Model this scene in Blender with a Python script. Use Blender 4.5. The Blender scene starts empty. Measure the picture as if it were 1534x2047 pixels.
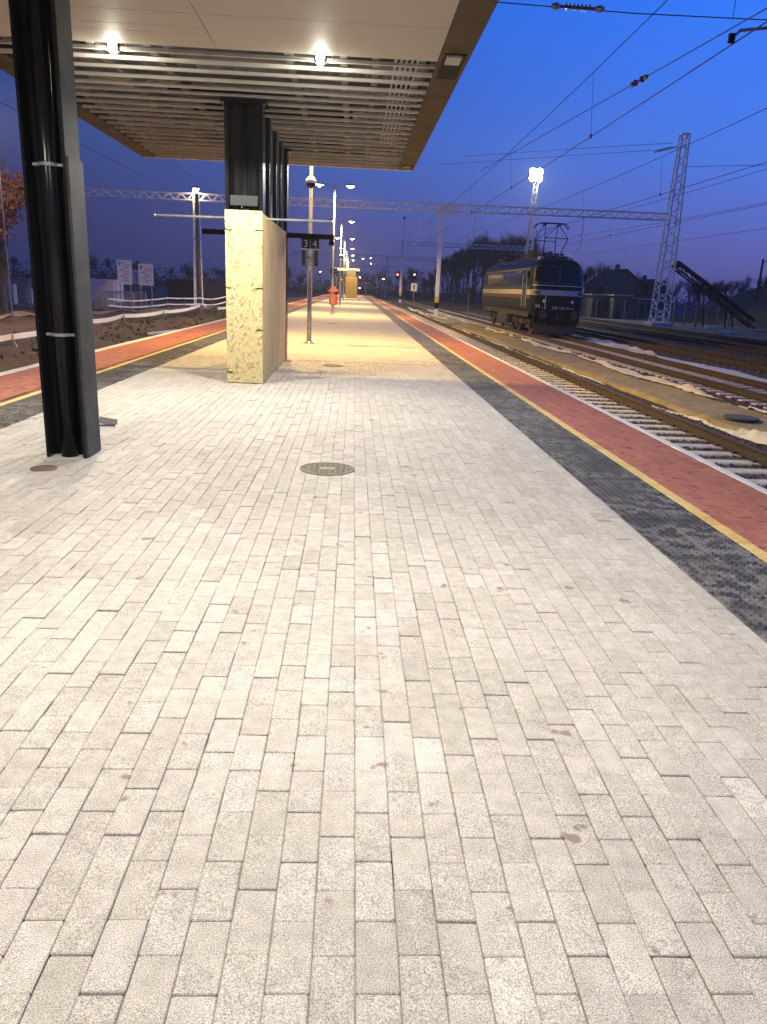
import bpy, bmesh, math, random
import numpy as np
from mathutils import Vector, Matrix
rng = random.Random(7)
S = bpy.context.scene
# ------------------------------------------------------------------ camera
F, ROLL, EYE = 1515.0, 0.030, 1.49
PW, PH = 1534.0, 2047.0
VPX, VPY = 708.0, 575.0
d = Vector(((VPX-PW/2)/F, -(VPY-PH/2)/F, 1.0)).normalized()
u0 = Vector((math.sin(ROLL), math.cos(ROLL), 0)); u0 = (u0-d*u0.dot(d)).normalized()
x0 = Vector((u0.y*d.z-u0.z*d.y, u0.z*d.x-u0.x*d.z, u0.x*d.y-u0.y*d.x))
if x0.x < 0: x0 = -x0
RC = Matrix((x0, d, u0))                      # rows: world axes in (right, up, forward)
right = Vector((RC[0][0], RC[1][0], RC[2][0])); up = Vector((RC[0][1], RC[1][1], RC[2][1])); fwd = Vector((RC[0][2], RC[1][2], RC[2][2]))
EYEV = Vector((0, 0, EYE))
def PX(px, py, X=None, Y=None, Z=None):
    """photo pixel -> point on the plane X=, Y= or Z="""
    r = right*((px-PW/2)/F) + up*(-(py-PH/2)/F) + fwd
    if Z is not None: t = (Z-EYE)/r.z
    elif Y is not None: t = Y/r.y
    else: t = X/r.x
    return EYEV + r*t
def to_px(p):
    q = Vector(p)-EYEV; w = q.dot(fwd)
    return (PW/2+F*q.dot(right)/w, PH/2-F*q.dot(up)/w, w)
cd = bpy.data.cameras.new('camera'); cam = bpy.data.objects.new('camera', cd); S.collection.objects.link(cam)
cd.sensor_fit = 'VERTICAL'; cd.sensor_height = 24; cd.lens = F/PH*24
cd.clip_start = 0.05; cd.clip_end = 6000
M = Matrix.Identity(4)
for i, v in enumerate((right, up, -fwd)):
    for j in range(3): M[j][i] = v[j]
M.translation = EYEV; cam.matrix_world = M
S.camera = cam
# ------------------------------------------------------------------ sky (dusk, afterglow to the right)
w = bpy.data.worlds.new('World'); S.world = w; w.use_nodes = True
wn, wl = w.node_tree.nodes, w.node_tree.links
bg = wn['Background']
sky = wn.new('ShaderNodeTexSky'); sky.sky_type = 'NISHITA'; sky.sun_disc = False
sky.sun_elevation = math.radians(-3.2); sky.sun_rotation = math.radians(100); sky.altitude = 100
sky.air_density = 1.0; sky.dust_density = 0.6; sky.ozone_density = 3.0
SKY = 1.0
# deep blue dusk dome: colour by elevation, brighter towards the afterglow (+X), on top of the dim twilight sky texture
tcw = wn.new('ShaderNodeTexCoord'); sxw = wn.new('ShaderNodeSeparateXYZ'); wl.new(tcw.outputs['Generated'], sxw.inputs[0])
rmp = wn.new('ShaderNodeValToRGB'); wl.new(sxw.outputs[2], rmp.inputs[0]); el = rmp.color_ramp.elements
el[0].position = 0.0; el[0].color = (.066,.058,.155,1); el[1].position = 1.0; el[1].color = (.006,.03,.17,1)
for p_, c_ in ((.07,(.062,.078,.28)), (.16,(.040,.112,.46)), (.34,(.012,.115,.62)), (.6,(.010,.055,.30))):
    e_ = el.new(p_); e_.color = (*c_,1)
azm = wn.new('ShaderNodeMapRange'); azm.interpolation_type = 'SMOOTHSTEP'; wl.new(sxw.outputs[0], azm.inputs[0])
for i_, v_ in enumerate((-.75,.75,.22,1.9)): azm.inputs[1+i_].default_value = v_
mxw = wn.new('ShaderNodeVectorMath'); mxw.operation = 'SCALE'; wl.new(rmp.outputs[0], mxw.inputs[0]); wl.new(azm.outputs[0], mxw.inputs['Scale'])
nsc = wn.new('ShaderNodeVectorMath'); nsc.operation = 'SCALE'; wl.new(sky.outputs[0], nsc.inputs[0]); nsc.inputs['Scale'].default_value = .35
adw = wn.new('ShaderNodeVectorMath'); adw.operation = 'ADD'; wl.new(mxw.outputs[0], adw.inputs[0]); wl.new(nsc.outputs[0], adw.inputs[1])
wl.new(adw.outputs[0], bg.inputs[0]); bg.inputs[1].default_value = SKY
S.view_settings.view_transform = 'Standard'; S.view_settings.look = 'None'; S.view_settings.gamma = 1
S.view_settings.exposure = 0.0
S.render.engine = 'CYCLES'
try:
    S.cycles.volume_step_rate = 4; S.cycles.volume_max_steps = 64; S.cycles.max_bounces = 6; S.cycles.volume_bounces = 0
    S.cycles.sample_clamp_indirect = 3.0
except Exception: pass

# ------------------------------------------------------------------ helpers
col = S.collection
class MB:
    def __init__(s): s.v = []; s.f = []
    def add(s, vs, fs):
        o = len(s.v); s.v += [tuple(p) for p in vs]; s.f += [tuple(i+o for i in q) for q in fs]; return s
    def box(s, x0, x1, y0, y1, z0, z1):
        return s.add([(x0,y0,z0),(x1,y0,z0),(x1,y1,z0),(x0,y1,z0),(x0,y0,z1),(x1,y0,z1),(x1,y1,z1),(x0,y1,z1)],
                     [(0,3,2,1),(4,5,6,7),(0,1,5,4),(1,2,6,5),(2,3,7,6),(3,0,4,7)])
    def bbox(s, x0, x1, y0, y1, z0, z1, c=.01):
        """box with chamfered vertical edges and top rim"""
        a = [(x0+c,y0),(x1-c,y0),(x1,y0+c),(x1,y1-c),(x1-c,y1),(x0+c,y1),(x0,y1-c),(x0,y0+c)]
        i = [(x0+2*c,y0+c),(x1-2*c,y0+c),(x1-c,y0+2*c),(x1-c,y1-2*c),(x1-2*c,y1-c),(x0+2*c,y1-c),(x0+c,y1-2*c),(x0+c,y0+2*c)]
        vs = [(p[0],p[1],z0) for p in a]+[(p[0],p[1],z1-c) for p in a]+[(p[0],p[1],z1) for p in i]
        fs = [tuple(range(7,-1,-1)), tuple(range(16,24))]
        for L in (0,8):
            for k in range(8): fs.append((L+k, L+(k+1)%8, L+8+(k+1)%8, L+8+k))
        return s.add(vs, fs)
    def tube(s, pts, r, n=8, cap=True):
        pts = [Vector(p) for p in pts]; rs = r if isinstance(r, (list,tuple)) else [r]*len(pts)
        vs = []; fs = []
        for i, p in enumerate(pts):
            t = (pts[min(i+1,len(pts)-1)]-pts[max(i-1,0)]).normalized()
            a = Vector((0,0,1)) if abs(t.z) < .9 else Vector((1,0,0))
            b = t.cross(a).normalized(); e = b.cross(t).normalized()
            for k in range(n):
                q = 2*math.pi*k/n; vs.append(p+(b*math.cos(q)+e*math.sin(q))*rs[i])
        for i in range(len(pts)-1):
            for k in range(n): fs.append((i*n+k, i*n+(k+1)%n, (i+1)*n+(k+1)%n, (i+1)*n+k))
        if cap: fs += [tuple(range(n-1,-1,-1)), tuple(range((len(pts)-1)*n, len(pts)*n))]
        return s.add(vs, fs)
    def bar(s, a, b, w=.05, h=None):
        return s.tube([a, b], w*.7071, 4)
    def lathe(s, prof, n=20, c=(0,0,0)):
        vs = []; fs = []
        for r, z in prof:
            for k in range(n):
                q = 2*math.pi*k/n; vs.append((c[0]+r*math.cos(q), c[1]+r*math.sin(q), c[2]+z))
        for i in range(len(prof)-1):
            for k in range(n): fs.append((i*n+k, i*n+(k+1)%n, (i+1)*n+(k+1)%n, (i+1)*n+k))
        fs += [tuple(range(n-1,-1,-1)), tuple(range((len(prof)-1)*n, len(prof)*n))]
        return s.add(vs, fs)
    def mesh(s, name, m, smooth=False):
        me = bpy.data.meshes.new(name); me.from_pydata(s.v, [], s.f); me.update()
        if m: me.materials.append(m)
        if smooth: me.shade_smooth()
        return me
    def build(s, name, m, parent=None, smooth=False, loc=None):
        return link(name, s.mesh(name, m, smooth), parent, loc)
def link(name, me, parent=None, loc=None):
    o = bpy.data.objects.new(name, me); col.objects.link(o)
    if parent: o.parent = parent
    if loc is not None: o.location = loc
    return o
def tag(o, label=None, cat=None, group=None, kind=None):
    if label: o['label'] = label
    if cat: o['category'] = cat
    if group: o['group'] = group
    if kind: o['kind'] = kind
    return o
def thing(name, label, cat, loc=(0,0,0), rz=0, group=None):
    o = bpy.data.objects.new(name, None); col.objects.link(o); o.location = loc; o.rotation_euler = (0,0,rz)
    o.empty_display_size = .2
    return tag(o, label, cat, group)
def copy_tree(o, parent=None):
    c = o.copy(); col.objects.link(c); c.parent = parent
    for ch in list(o.children): copy_tree(ch, c)
    return c
def text_mesh(txt, size, m, depth=.004):
    cu = bpy.data.curves.new('t', 'FONT'); cu.body = txt; cu.size = size; cu.align_x = 'CENTER'; cu.align_y = 'CENTER'; cu.extrude = depth
    o = bpy.data.objects.new('t', cu); col.objects.link(o)
    bpy.context.view_layer.update()
    me = bpy.data.meshes.new_from_object(o.evaluated_get(bpy.context.evaluated_depsgraph_get()))
    bpy.data.objects.remove(o); bpy.data.curves.remove(cu)
    me.materials.clear(); me.materials.append(m); return me
# ------------------------------------------------------------------ materials
def mat(name, c, rough=.7, metal=0, c2=None, scale=8, bump=0, bscale=60, emit=None, es=0, detail=4, spec=.5, c3=None, s3=2.0, lo3=.55, hi3=.7, stretch=(1,1,1), coat=0):
    m = bpy.data.materials.new(name); m.use_nodes = True
    n, l = m.node_tree.nodes, m.node_tree.links; b = n['Principled BSDF']
    b.inputs['Base Color'].default_value = (*c, 1); b.inputs['Roughness'].default_value = rough; b.inputs['Metallic'].default_value = metal
    b.inputs['Specular IOR Level'].default_value = spec; b.inputs['Coat Weight'].default_value = coat
    tc = n.new('ShaderNodeTexCoord'); geo = n.new('ShaderNodeNewGeometry')
    mp = n.new('ShaderNodeMapping'); mp.inputs['Scale'].default_value = stretch; l.new(geo.outputs['Position'], mp.inputs[0])
    out = None
    if c2:
        t = n.new('ShaderNodeTexNoise'); t.inputs['Scale'].default_value = scale; t.inputs['Detail'].default_value = detail
        l.new(mp.outputs[0], t.inputs['Vector'])
        r = n.new('ShaderNodeMapRange'); r.inputs[1].default_value = .35; r.inputs[2].default_value = .65; l.new(t.outputs[0], r.inputs[0])
        x = n.new('ShaderNodeMix'); x.data_type = 'RGBA'; x.inputs[6].default_value = (*c,1); x.inputs[7].default_value = (*c2,1)
        l.new(r.outputs[0], x.inputs[0]); out = x.outputs[2]
    if c3:
        t = n.new('ShaderNodeTexNoise'); t.inputs['Scale'].default_value = s3; t.inputs['Detail'].default_value = 6
        l.new(mp.outputs[0], t.inputs['Vector'])
        r = n.new('ShaderNodeMapRange'); r.inputs[1].default_value = lo3; r.inputs[2].default_value = hi3; l.new(t.outputs[0], r.inputs[0])
        x = n.new('ShaderNodeMix'); x.data_type = 'RGBA'; x.inputs[6].default_value = (*c,1); x.inputs[7].default_value = (*c3,1)
        if out: l.new(out, x.inputs[6])
        l.new(r.outputs[0], x.inputs[0]); out = x.outputs[2]
    if out: l.new(out, b.inputs['Base Color'])
    if bump:
        t = n.new('ShaderNodeTexNoise'); t.inputs['Scale'].default_value = bscale; t.inputs['Detail'].default_value = 3
        l.new(mp.outputs[0], t.inputs['Vector'])
        bn = n.new('ShaderNodeBump'); bn.inputs['Strength'].default_value = bump; bn.inputs['Distance'].default_value = .02
        l.new(t.outputs[0], bn.inputs['Height']); l.new(bn.outputs[0], b.inputs['Normal'])
    if emit:
        b.inputs['Emission Color'].default_value = (*emit,1); b.inputs['Emission Strength'].default_value = es
    return m
def paver_mat(name, ca, cb, pitch=(.1,.2), x0=0., speck=.35, stain=(.17,.13,.10), flat=False, stain_lo=.672, joint=(.12,.10,.08), rough=.85, big=None):
    """concrete paver: every stone its own tone (hashed from its place in the bond), grain, blotches; flat=True also draws the joints (far part)"""
    m = bpy.data.materials.new(name); m.use_nodes = True
    n, l = m.node_tree.nodes, m.node_tree.links; b = n['Principled BSDF']; b.inputs['Roughness'].default_value = rough
    geo = n.new('ShaderNodeNewGeometry'); sx = n.new('ShaderNodeSeparateXYZ'); l.new(geo.outputs['Position'], sx.inputs[0])
    def mth(op, a, bb=None):
        k = n.new('ShaderNodeMath'); k.operation = op
        for i, q in enumerate((a, bb)):
            if q is None: continue
            if isinstance(q, (int,float)): k.inputs[i].default_value = q
            else: l.new(q, k.inputs[i])
        return k.outputs[0]
    cx = mth('DIVIDE', mth('SUBTRACT', sx.outputs[0], x0), pitch[0]); ci = mth('FLOOR', cx)
    par = mth('MULTIPLY', mth('FLOORED_MODULO', ci, 2.0), .5)
    cy = mth('ADD', mth('DIVIDE', sx.outputs[1], pitch[1]), par); ri = mth('FLOOR', cy)
    cmb = n.new('ShaderNodeCombineXYZ'); l.new(ci, cmb.inputs[0]); l.new(ri, cmb.inputs[1])
    wnz = n.new('ShaderNodeTexWhiteNoise'); wnz.noise_dimensions = '2D'; l.new(cmb.outputs[0], wnz.inputs['Vector'])
    x = n.new('ShaderNodeMix'); x.data_type = 'RGBA'; x.inputs[6].default_value = (*ca,1); x.inputs[7].default_value = (*cb,1); l.new(wnz.outputs[0], x.inputs[0])
    out = x.outputs[2]
    def noise(scale, detail=3, off=0):
        t = n.new('ShaderNodeTexNoise'); t.inputs['Scale'].default_value = scale; t.inputs['Detail'].default_value = detail
        mp = n.new('ShaderNodeMapping'); mp.inputs['Location'].default_value = (off, off*1.7, 0); l.new(geo.outputs['Position'], mp.inputs[0]); l.new(mp.outputs[0], t.inputs['Vector']); return t.outputs[0]
    def rng_(v, a, bb, c=0., dd=1.):
        r = n.new('ShaderNodeMapRange'); l.new(v, r.inputs[0])
        for i, q in enumerate((a,bb,c,dd)): r.inputs[1+i].default_value = q
        return r.outputs[0]
    def mul(colr, fac):
        k = n.new('ShaderNodeMix'); k.data_type = 'RGBA'; k.blend_type = 'MULTIPLY'; k.inputs[0].default_value = 1
        l.new(colr, k.inputs[6]); c = n.new('ShaderNodeCombineColor')
        for i in range(3): l.new(fac, c.inputs[i])
        l.new(c.outputs[0], k.inputs[7]); return k.outputs[2]
    def mix(colr, c2, fac):
        k = n.new('ShaderNodeMix'); k.data_type = 'RGBA'; l.new(fac, k.inputs[0]); l.new(colr, k.inputs[6]); k.inputs[7].default_value = (*c2,1); return k.outputs[2]
    sc2 = n.new('ShaderNodeSeparateColor'); l.new(wnz.outputs['Color'], sc2.inputs[0])
    out = mul(out, rng_(sc2.outputs[1], .82, .97, 1., 1.10)); out = mul(out, rng_(sc2.outputs[2], .03, .15, .91, 1.))
    g = noise(300, 3); out = mul(out, rng_(g, .3, .7, 1-speck, 1+speck*.6))
    out = mul(out, rng_(noise(17, 4, 3), .3, .7, .86, 1.12))
    out = mul(out, rng_(noise(1.3, 4, 9), .3, .7, .93, 1.05))
    out = mix(out, stain, rng_(noise(7.5, 4, 21), stain_lo, stain_lo+.04, 0, .8))
    if big:   # dusty / wet patches as large as some stones
        out = mix(out, big, mth('MULTIPLY', rng_(noise(9, 4, 33), .46, .54, 0, .8), rng_(noise(1.4, 4, 40), .42, .55, .10, 1.)))
    if flat:
        fx = mth('FRACT', cx); fy = mth('FRACT', cy)
        jx = mth('LESS_THAN', mth('ABSOLUTE', mth('SUBTRACT', fx, .5)), .47); jy = mth('LESS_THAN', mth('ABSOLUTE', mth('SUBTRACT', fy, .5)), .485)
        j = mth('MULTIPLY', jx, jy); inv = mth('SUBTRACT', 1.0, j); out = mix(out, joint, mth('MULTIPLY', inv, .55))
    l.new(out, b.inputs['Base Color'])
    bn = n.new('ShaderNodeBump'); bn.inputs['Strength'].default_value = .25; bn.inputs['Distance'].default_value = .004
    l.new(g, bn.inputs['Height']); l.new(bn.outputs[0], b.inputs['Normal'])
    return m
GX0 = -3.45
M_ = {}
M_['paver'] = paver_mat('paver_grey', (.465,.43,.38), (.535,.497,.445), x0=GX0, speck=.68)
M_['paver_far'] = paver_mat('paver_grey_far', (.455,.42,.37), (.545,.505,.45), x0=GX0, flat=True)
M_['red'] = paver_mat('paver_red', (.35,.118,.075), (.41,.15,.098), x0=2.65, speck=.2, stain=(.12,.04,.03), stain_lo=.62)
M_['red_far'] = paver_mat('paver_red_far', (.35,.118,.075), (.41,.15,.098), x0=2.65, speck=.2, stain=(.17,.05,.04), flat=True, joint=(.2,.06,.04))
M_['tact'] = paver_mat('tactile_dark', (.046,.042,.036), (.070,.065,.057), pitch=(.3,.3), x0=1.95, speck=.3, stain=(.022,.022,.024), stain_lo=.58, big=(.19,.182,.165), rough=.6)
M_['yel'] = paver_mat('paver_yellow', (.62,.42,.12), (.70,.52,.20), x0=2.55, speck=.2, stain=(.3,.2,.08))
M_['sand'] = mat('joint_sand', (.20,.18,.15), .95, c2=(.44,.40,.34), scale=3.5, c3=(.05,.042,.035), s3=1.7, lo3=.52, hi3=.60)
M_['conc'] = mat('concrete', (.42,.40,.37), .85, c2=(.52,.50,.46), scale=5, bump=.2, bscale=90)
M_['coping'] = mat('coping', (.55,.53,.49), .8, c2=(.68,.66,.62), scale=6, bump=.15, bscale=120)
M_['sleeper'] = mat('sleeper_concrete', (.55,.50,.42), .85, c2=(.70,.64,.54), scale=9, bump=.2, bscale=90)
M_['wood'] = mat('sleeper_wood', (.10,.075,.05), .9, c2=(.16,.12,.08), scale=9, bump=.3, bscale=40)
M_['rail'] = mat('rusty_rail', (.055,.036,.024), .7, .1, c2=(.09,.058,.036), scale=20, bump=.2, bscale=80)
M_['railtop'] = mat('rail_head', (.16,.13,.11), .4, .8, c2=(.24,.17,.12), scale=6)
M_['ballast'] = mat('ballast', (.035,.029,.024), .95, c2=(.075,.062,.05), scale=30, bump=1, bscale=40)
M_['stone'] = mat('ballast_stone', (.05,.045,.04), .9, c2=(.17,.155,.135), scale=25)
M_['earth'] = mat('earth', (.045,.032,.021), .95, c2=(.085,.06,.038), scale=1.2, bump=.8, bscale=5, c3=(.06,.062,.03), s3=.25, lo3=.5, hi3=.62)
M_['dirt'] = mat('dirt', (.28,.225,.105), .95, c2=(.38,.31,.16), scale=2.5, bump=.6, bscale=12, c3=(.17,.16,.08), s3=.7)
M_['geo'] = mat('geotextile', (.74,.72,.66), .9, c2=(.60,.57,.50), scale=4, bump=.3, bscale=25)
M_['black'] = mat('black_paint', (.005,.0055,.007), .24, .0, c2=(.008,.008,.010), scale=3, spec=.2)
M_['steel_grey'] = mat('grey_paint', (.030,.032,.035), .55, .0, c2=(.05,.052,.055), scale=5, spec=.2)
M_['galv'] = mat('galvanised', (.20,.20,.20), .45, .25, c2=(.27,.27,.27), scale=8)
M_['zinc'] = mat('bright_zinc', (.62,.63,.64), .3, .9)
M_['osb'] = None
M_['beige'] = mat('beige_panel', (.53,.48,.40), .6, c2=(.56,.51,.43), scale=.8)
M_['batten'] = mat('batten_grey', (.64,.62,.57), .5, c2=(.56,.54,.49), scale=3)
M_['brown'] = mat('brown_trim', (.085,.062,.040), .7, .0, c2=(.11,.08,.052), scale=2, spec=.1)
M_['sheet'] = mat('roof_sheet', (.36,.35,.34), .6, .1, c2=(.42,.41,.40), scale=3)
M_['rafter'] = mat('rafter', (.15,.145,.14), .6, .1)
M_['pipe'] = mat('grey_pipe', (.035,.04,.042), .3)
M_['plywood'] = mat('plywood', (.80,.60,.25), .75, c2=(.70,.49,.18), scale=2.2, stretch=(6,6,.7), bump=.1, c3=(.40,.23,.11), s3=1.2, lo3=.55, hi3=.75)
M_['tie'] = mat('tie_black', (.01,.01,.01), .6, spec=.1)
M_['sign'] = mat('sign_navy', (.010,.014,.03), .35)
M_['white'] = mat('white_paint', (.78,.78,.76), .5)
M_['board'] = mat('board_white', (.62,.62,.66), .6)
M_['print'] = mat('board_print', (.22,.24,.30), .6)
M_['redbin'] = mat('red_plastic', (.55,.075,.03), .4, c2=(.45,.06,.03), scale=6)
M_['cast'] = mat('cast_iron', (.12,.10,.075), .7, .2, c2=(.20,.17,.125), scale=30)
M_['badge'] = mat('badge_metal', (.24,.21,.16), .6, .2)
M_['rust'] = mat('rust_lid', (.14,.09,.06), .8, c2=(.2,.14,.10), scale=20)
M_['yellow_osb'] = mat('yellow_board', (.66,.47,.14), .7, c2=(.58,.40,.11), scale=8)
M_['bark'] = mat('bark', (.045,.038,.032), .95, c2=(.07,.06,.05), scale=6)
M_['twig'] = mat('twig', (.05,.042,.036), .95)
M_['leaf'] = mat('dry_leaf', (.14,.05,.022), .9, c2=(.08,.034,.018), scale=3)
M_['hedge'] = mat('dark_leaf', (.02,.022,.016), .95)
M_['gravel'] = mat('gravel_heap', (.06,.046,.03), .95, c2=(.085,.065,.042), scale=3, bump=1, bscale=8)
M_['machine'] = mat('machine_dark', (.012,.012,.013), .7, .1, c2=(.025,.022,.02), scale=3)
M_['house'] = mat('house_wall', (.09,.09,.085), .9, c2=(.07,.07,.066), scale=2)
M_['roof'] = mat('roof_tile', (.03,.03,.032), .8, c2=(.022,.022,.024), scale=4)
M_['shed'] = mat('shed_grey', (.085,.09,.09), .7, c2=(.06,.065,.065), scale=2)
M_['glass_dark'] = mat('window_dark', (.010,.011,.013), .12, spec=.3)
M_['mesh'] = mat('fence_wire', (.40,.40,.41), .5, .6)
M_['stake'] = mat('stake', (.30,.26,.20), .8)
M_['tape'] = mat('white_tape', (.80,.80,.80), .6)
M_['wire'] = mat('wire', (.02,.02,.022), .5, .4)
M_['steel_line'] = mat('steel_wire', (.35,.36,.38), .4, .8)
M_['insul'] = mat('insulator', (.10,.05,.035), .25)
M_['mast'] = mat('mast_galv', (.74,.75,.76), .5, .0, c2=(.80,.81,.82), scale=3)
M_['concpole'] = mat('pole_concrete', (.12,.105,.085), .9, c2=(.17,.15,.12), scale=3)
M_['stripe_y'] = mat('stripe_yellow', (.65,.5,.05), .6)
def emat(name, c, s): return mat(name, (.8,.8,.8), .5, emit=c, es=s)
M_['e_flood'] = emat('flood_lens', (1,.95,.84), 120)
M_['e_lamp'] = emat('lamp_lens', (1,.86,.62), 60)
M_['e_far'] = emat('far_lens', (1,.90,.75), 60)
M_['e_white'] = emat('tower_lens', (1,.97,.9), 150)
M_['e_red'] = emat('signal_red', (1,.12,.10), 30)
# OSB: oriented strands
def osb():
    m = mat('osb', (.60,.50,.30), .7); n, l = m.node_tree.nodes, m.node_tree.links; b = n['Principled BSDF']
    geo = n.new('ShaderNodeNewGeometry'); prev = None
    for i, (rot, sc, c) in enumerate(((.5,(90,9,22),(.62,.54,.29)), (-.7,(100,9,26),(.44,.34,.15)), (1.3,(110,9,28),(.58,.49,.27)), (2.3,(90,9,24),(.26,.18,.07)), (.2,(90,9,26),(.30,.21,.09)))):
        m0 = n.new('ShaderNodeMapping'); m0.inputs['Rotation'].default_value = (0, rot, 0); l.new(geo.outputs['Position'], m0.inputs[0])
        mp = n.new('ShaderNodeMapping'); mp.inputs['Scale'].default_value = sc; mp.inputs['Location'].default_value = (i*3.1,i,i)
        l.new(m0.outputs[0], mp.inputs[0])
        v = n.new('ShaderNodeTexVoronoi'); l.new(mp.outputs[0], v.inputs['Vector']); v.inputs['Scale'].default_value = .7
        sp = n.new('ShaderNodeSeparateColor'); l.new(v.outputs['Color'], sp.inputs[0])
        r = n.new('ShaderNodeMapRange'); l.new(sp.outputs[0], r.inputs[0]); r.inputs[1].default_value = .6 if i < 3 else .95; r.inputs[2].default_value = r.inputs[1].default_value+.01
        x = n.new('ShaderNodeMix'); x.data_type = 'RGBA'; l.new(r.outputs[0], x.inputs[0]); x.inputs[7].default_value = (*c,1)
        if prev: l.new(prev, x.inputs[6])
        else: x.inputs[6].default_value = (.52,.44,.22,1)
        prev = x.outputs[2]
    l.new(prev, b.inputs['Base Color']); return m
M_['osb'] = osb()

# ------------------------------------------------------------------ ground
XL, XR = -5.40, 3.52            # platform edges
ZR = -.55                       # rail top
def wob(x, y, s=1.0):
    return (math.sin(x*1.7*s+y*.9*s)+math.sin(x*.8*s-y*1.3*s+1.7)+math.sin(x*2.9*s+.4)*math.sin(y*2.3*s)*.8)/2.8
def ground_z(x, y):
    if XL-.2 < x < XR+.2: return -1.5 if y < 190 else -.9
    if x >= XR:
        if 7.1 < x < 8.6: return -.69+.035*wob(x,y,1.4)
        if x > 25: return -.72+.05*wob(x,y,.5)
        return -.86
    # left: trench beside the platform, dug bank, levelled yard
    q = -x-5.4; f = min(1, max(0, (80-y)/15))
    t = -1.25 if q < 1.6 else (-1.25+(q-1.6)/2.0*.62 if q < 3.6 else -.63-(min(q,9)-3.6)*.05)
    t += f*(.22*wob(x,y,.9)+.10*wob(x,y,2.7)) if q > .8 else 0
    return t
def axis(a): return sorted(set(a))
xs = axis([-900,-400,-200,-120,-80,-60]+[-45+i for i in range(20)]+[-25+.5*i for i in range(38)]+[-6+.5*i for i in range(4)]+[XL-.21,XL-.15,XR+.15,XR+.25]+[4+.4*i for i in range(15)]+[10+i*2. for i in range(20)]+[55,70,100,150,250,500,900])
ys = axis([-40,-20,-10]+[-5+.6*i for i in range(100)]+[56+1.5*i for i in range(30)]+[102+4*i for i in range(25)]+[210,240,300,400,600,900,1400])
g = MB(); g.v = [(x,y,ground_z(x,y)) for y in ys for x in xs]
nx = len(xs); g.f = [(j*nx+i, j*nx+i+1, (j+1)*nx+i+1, (j+1)*nx+i) for j in range(len(ys)-1) for i in range(nx-1)]
gr = g.build('ground', M_['earth'], smooth=True); tag(gr, kind='structure')
# dirt strip between the first two tracks
dm = MB(); dx = [7.0+.08*i for i in range(22)]; dy = [3+.25*i for i in range(300)]
dm.v = [(x,y,-.675+.03*wob(x,y,1.4)+.012*wob(x,y,6)-(.12 if i in (0,21) else 0)) for y in dy for i,x in enumerate(dx)]
dm.f = [(j*22+i, j*22+i+1, (j+1)*22+i+1, (j+1)*22+i) for j in range(len(dy)-1) for i in range(21)]
tag(dm.build('dirt_strip', M_['dirt'], smooth=True), kind='structure')

# ------------------------------------------------------------------ platform
PY0, PY1, YB = -9.0, 185.0, 16.0
pl = MB().box(XL+.02, XR-.02, PY0, PY1, -1.6, -.0075).build('platform', M_['sand'])
tag(pl, kind='structure')
MB().box(XL-.01, XL+.019, PY0, PY1, -1.6, -.07).build('edge_wall', M_['conc'], pl)
MB().box(XR-.019, XR+.01, PY0, PY1, -1.6, -.07).build('edge_wall', M_['conc'], pl)
def brick_geo(a, b, ch=.004, h=.05):
    x, y = a/2, b/2; c = ch
    k = .005
    o = [(-x+k,-y),(x-k,-y),(x,-y+k),(x,y-k),(x-k,y),(-x+k,y),(-x,y-k),(-x,-y+k)]
    t = [((abs(px)-c)*(1 if px>0 else -1), (abs(py)-c)*(1 if py>0 else -1)) for px,py in o]
    vs = [(p[0],p[1],-h) for p in o]+[(p[0],p[1],-c*.8) for p in o]+[(p[0],p[1],0) for p in t]
    fs = [tuple(range(16,24))]
    for L in (0,8):
        for q in range(8): fs.append((L+q, L+(q+1)%8, L+8+(q+1)%8, L+8+q))
    return vs, fs
def lay(name, stuff, m, x0, cols, px, py, y0, y1, n_ind, gap=.0028, jit=1.0, skip=None, off=.5, ch=.004):
    """stones in running bond along the platform; the n_ind that show largest are objects, the others one mesh"""
    r = random.Random(hash(name) & 255 if False else len(name)*7+int(x0*10))
    vs0, fs0 = brick_geo(px-gap, py-gap, ch)
    me = MB().add(vs0, fs0).mesh(name, m)
    items = []
    for c in range(cols):
        cx = x0+(c+.5)*px; o = off*(c % 2)
        j = math.floor(y0/py)
        while j*py < y1:
            cy = (j+.5-o)*py; j += 1
            if cy-py/2 < PY0 or cy+py/2 > y1+1e-3+py*.5: continue
            if skip and skip(cx, cy): continue
            items.append((cx, cy))
    def size(p):
        if p[1] < .8: return -1
        a = to_px((p[0], p[1], 0))
        if not (-20 < a[0] < PW+20 and 0 < a[1] < PH+30): return -1
        return 1/a[2]
    items.sort(key=size, reverse=True)
    rest = MB()
    for i, (cx, cy) in enumerate(items):
        dz = r.gauss(0, .0011)*jit; tx = r.gauss(0,.005)*jit; ty = r.gauss(0,.008)*jit; rz = r.gauss(0,.004)*jit
        ox = r.gauss(0,.0006)*jit; oy = r.gauss(0,.0010)*jit
        if r.random() < .05: dz += .002*jit
        if i < n_ind and size((cx,cy)) > 0:
            b = link(name, me, pl, (cx+ox, cy+oy, dz)); b.rotation_euler = (tx, ty, rz)
        else:
            ca, sa = math.cos(rz), math.sin(rz)
            rest.add([(cx+ox+x*ca-y*sa, cy+oy+x*sa+y*ca, z+dz+y*tx-x*ty) for x,y,z in vs0], fs0)
    if rest.v: tag(rest.build(stuff, m, pl), kind='stuff')
holes = [(-.18,6.3,.235),(-.37,15.1,.21)]
def in_hole(x, y): return any((x-a)**2+(y-b)**2 < (c-.12)**2 for a,b,c in holes)
lay('paving_brick', 'paving_bricks', M_['paver'], GX0, 54, .1, .2, -1.0, YB, 300, skip=in_hole, gap=.0022, ch=.003, jit=1.25)
M_['red_bed'] = mat('red_joint', (.045,.018,.014), .9, c2=(.20,.075,.05), scale=2.2)
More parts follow.
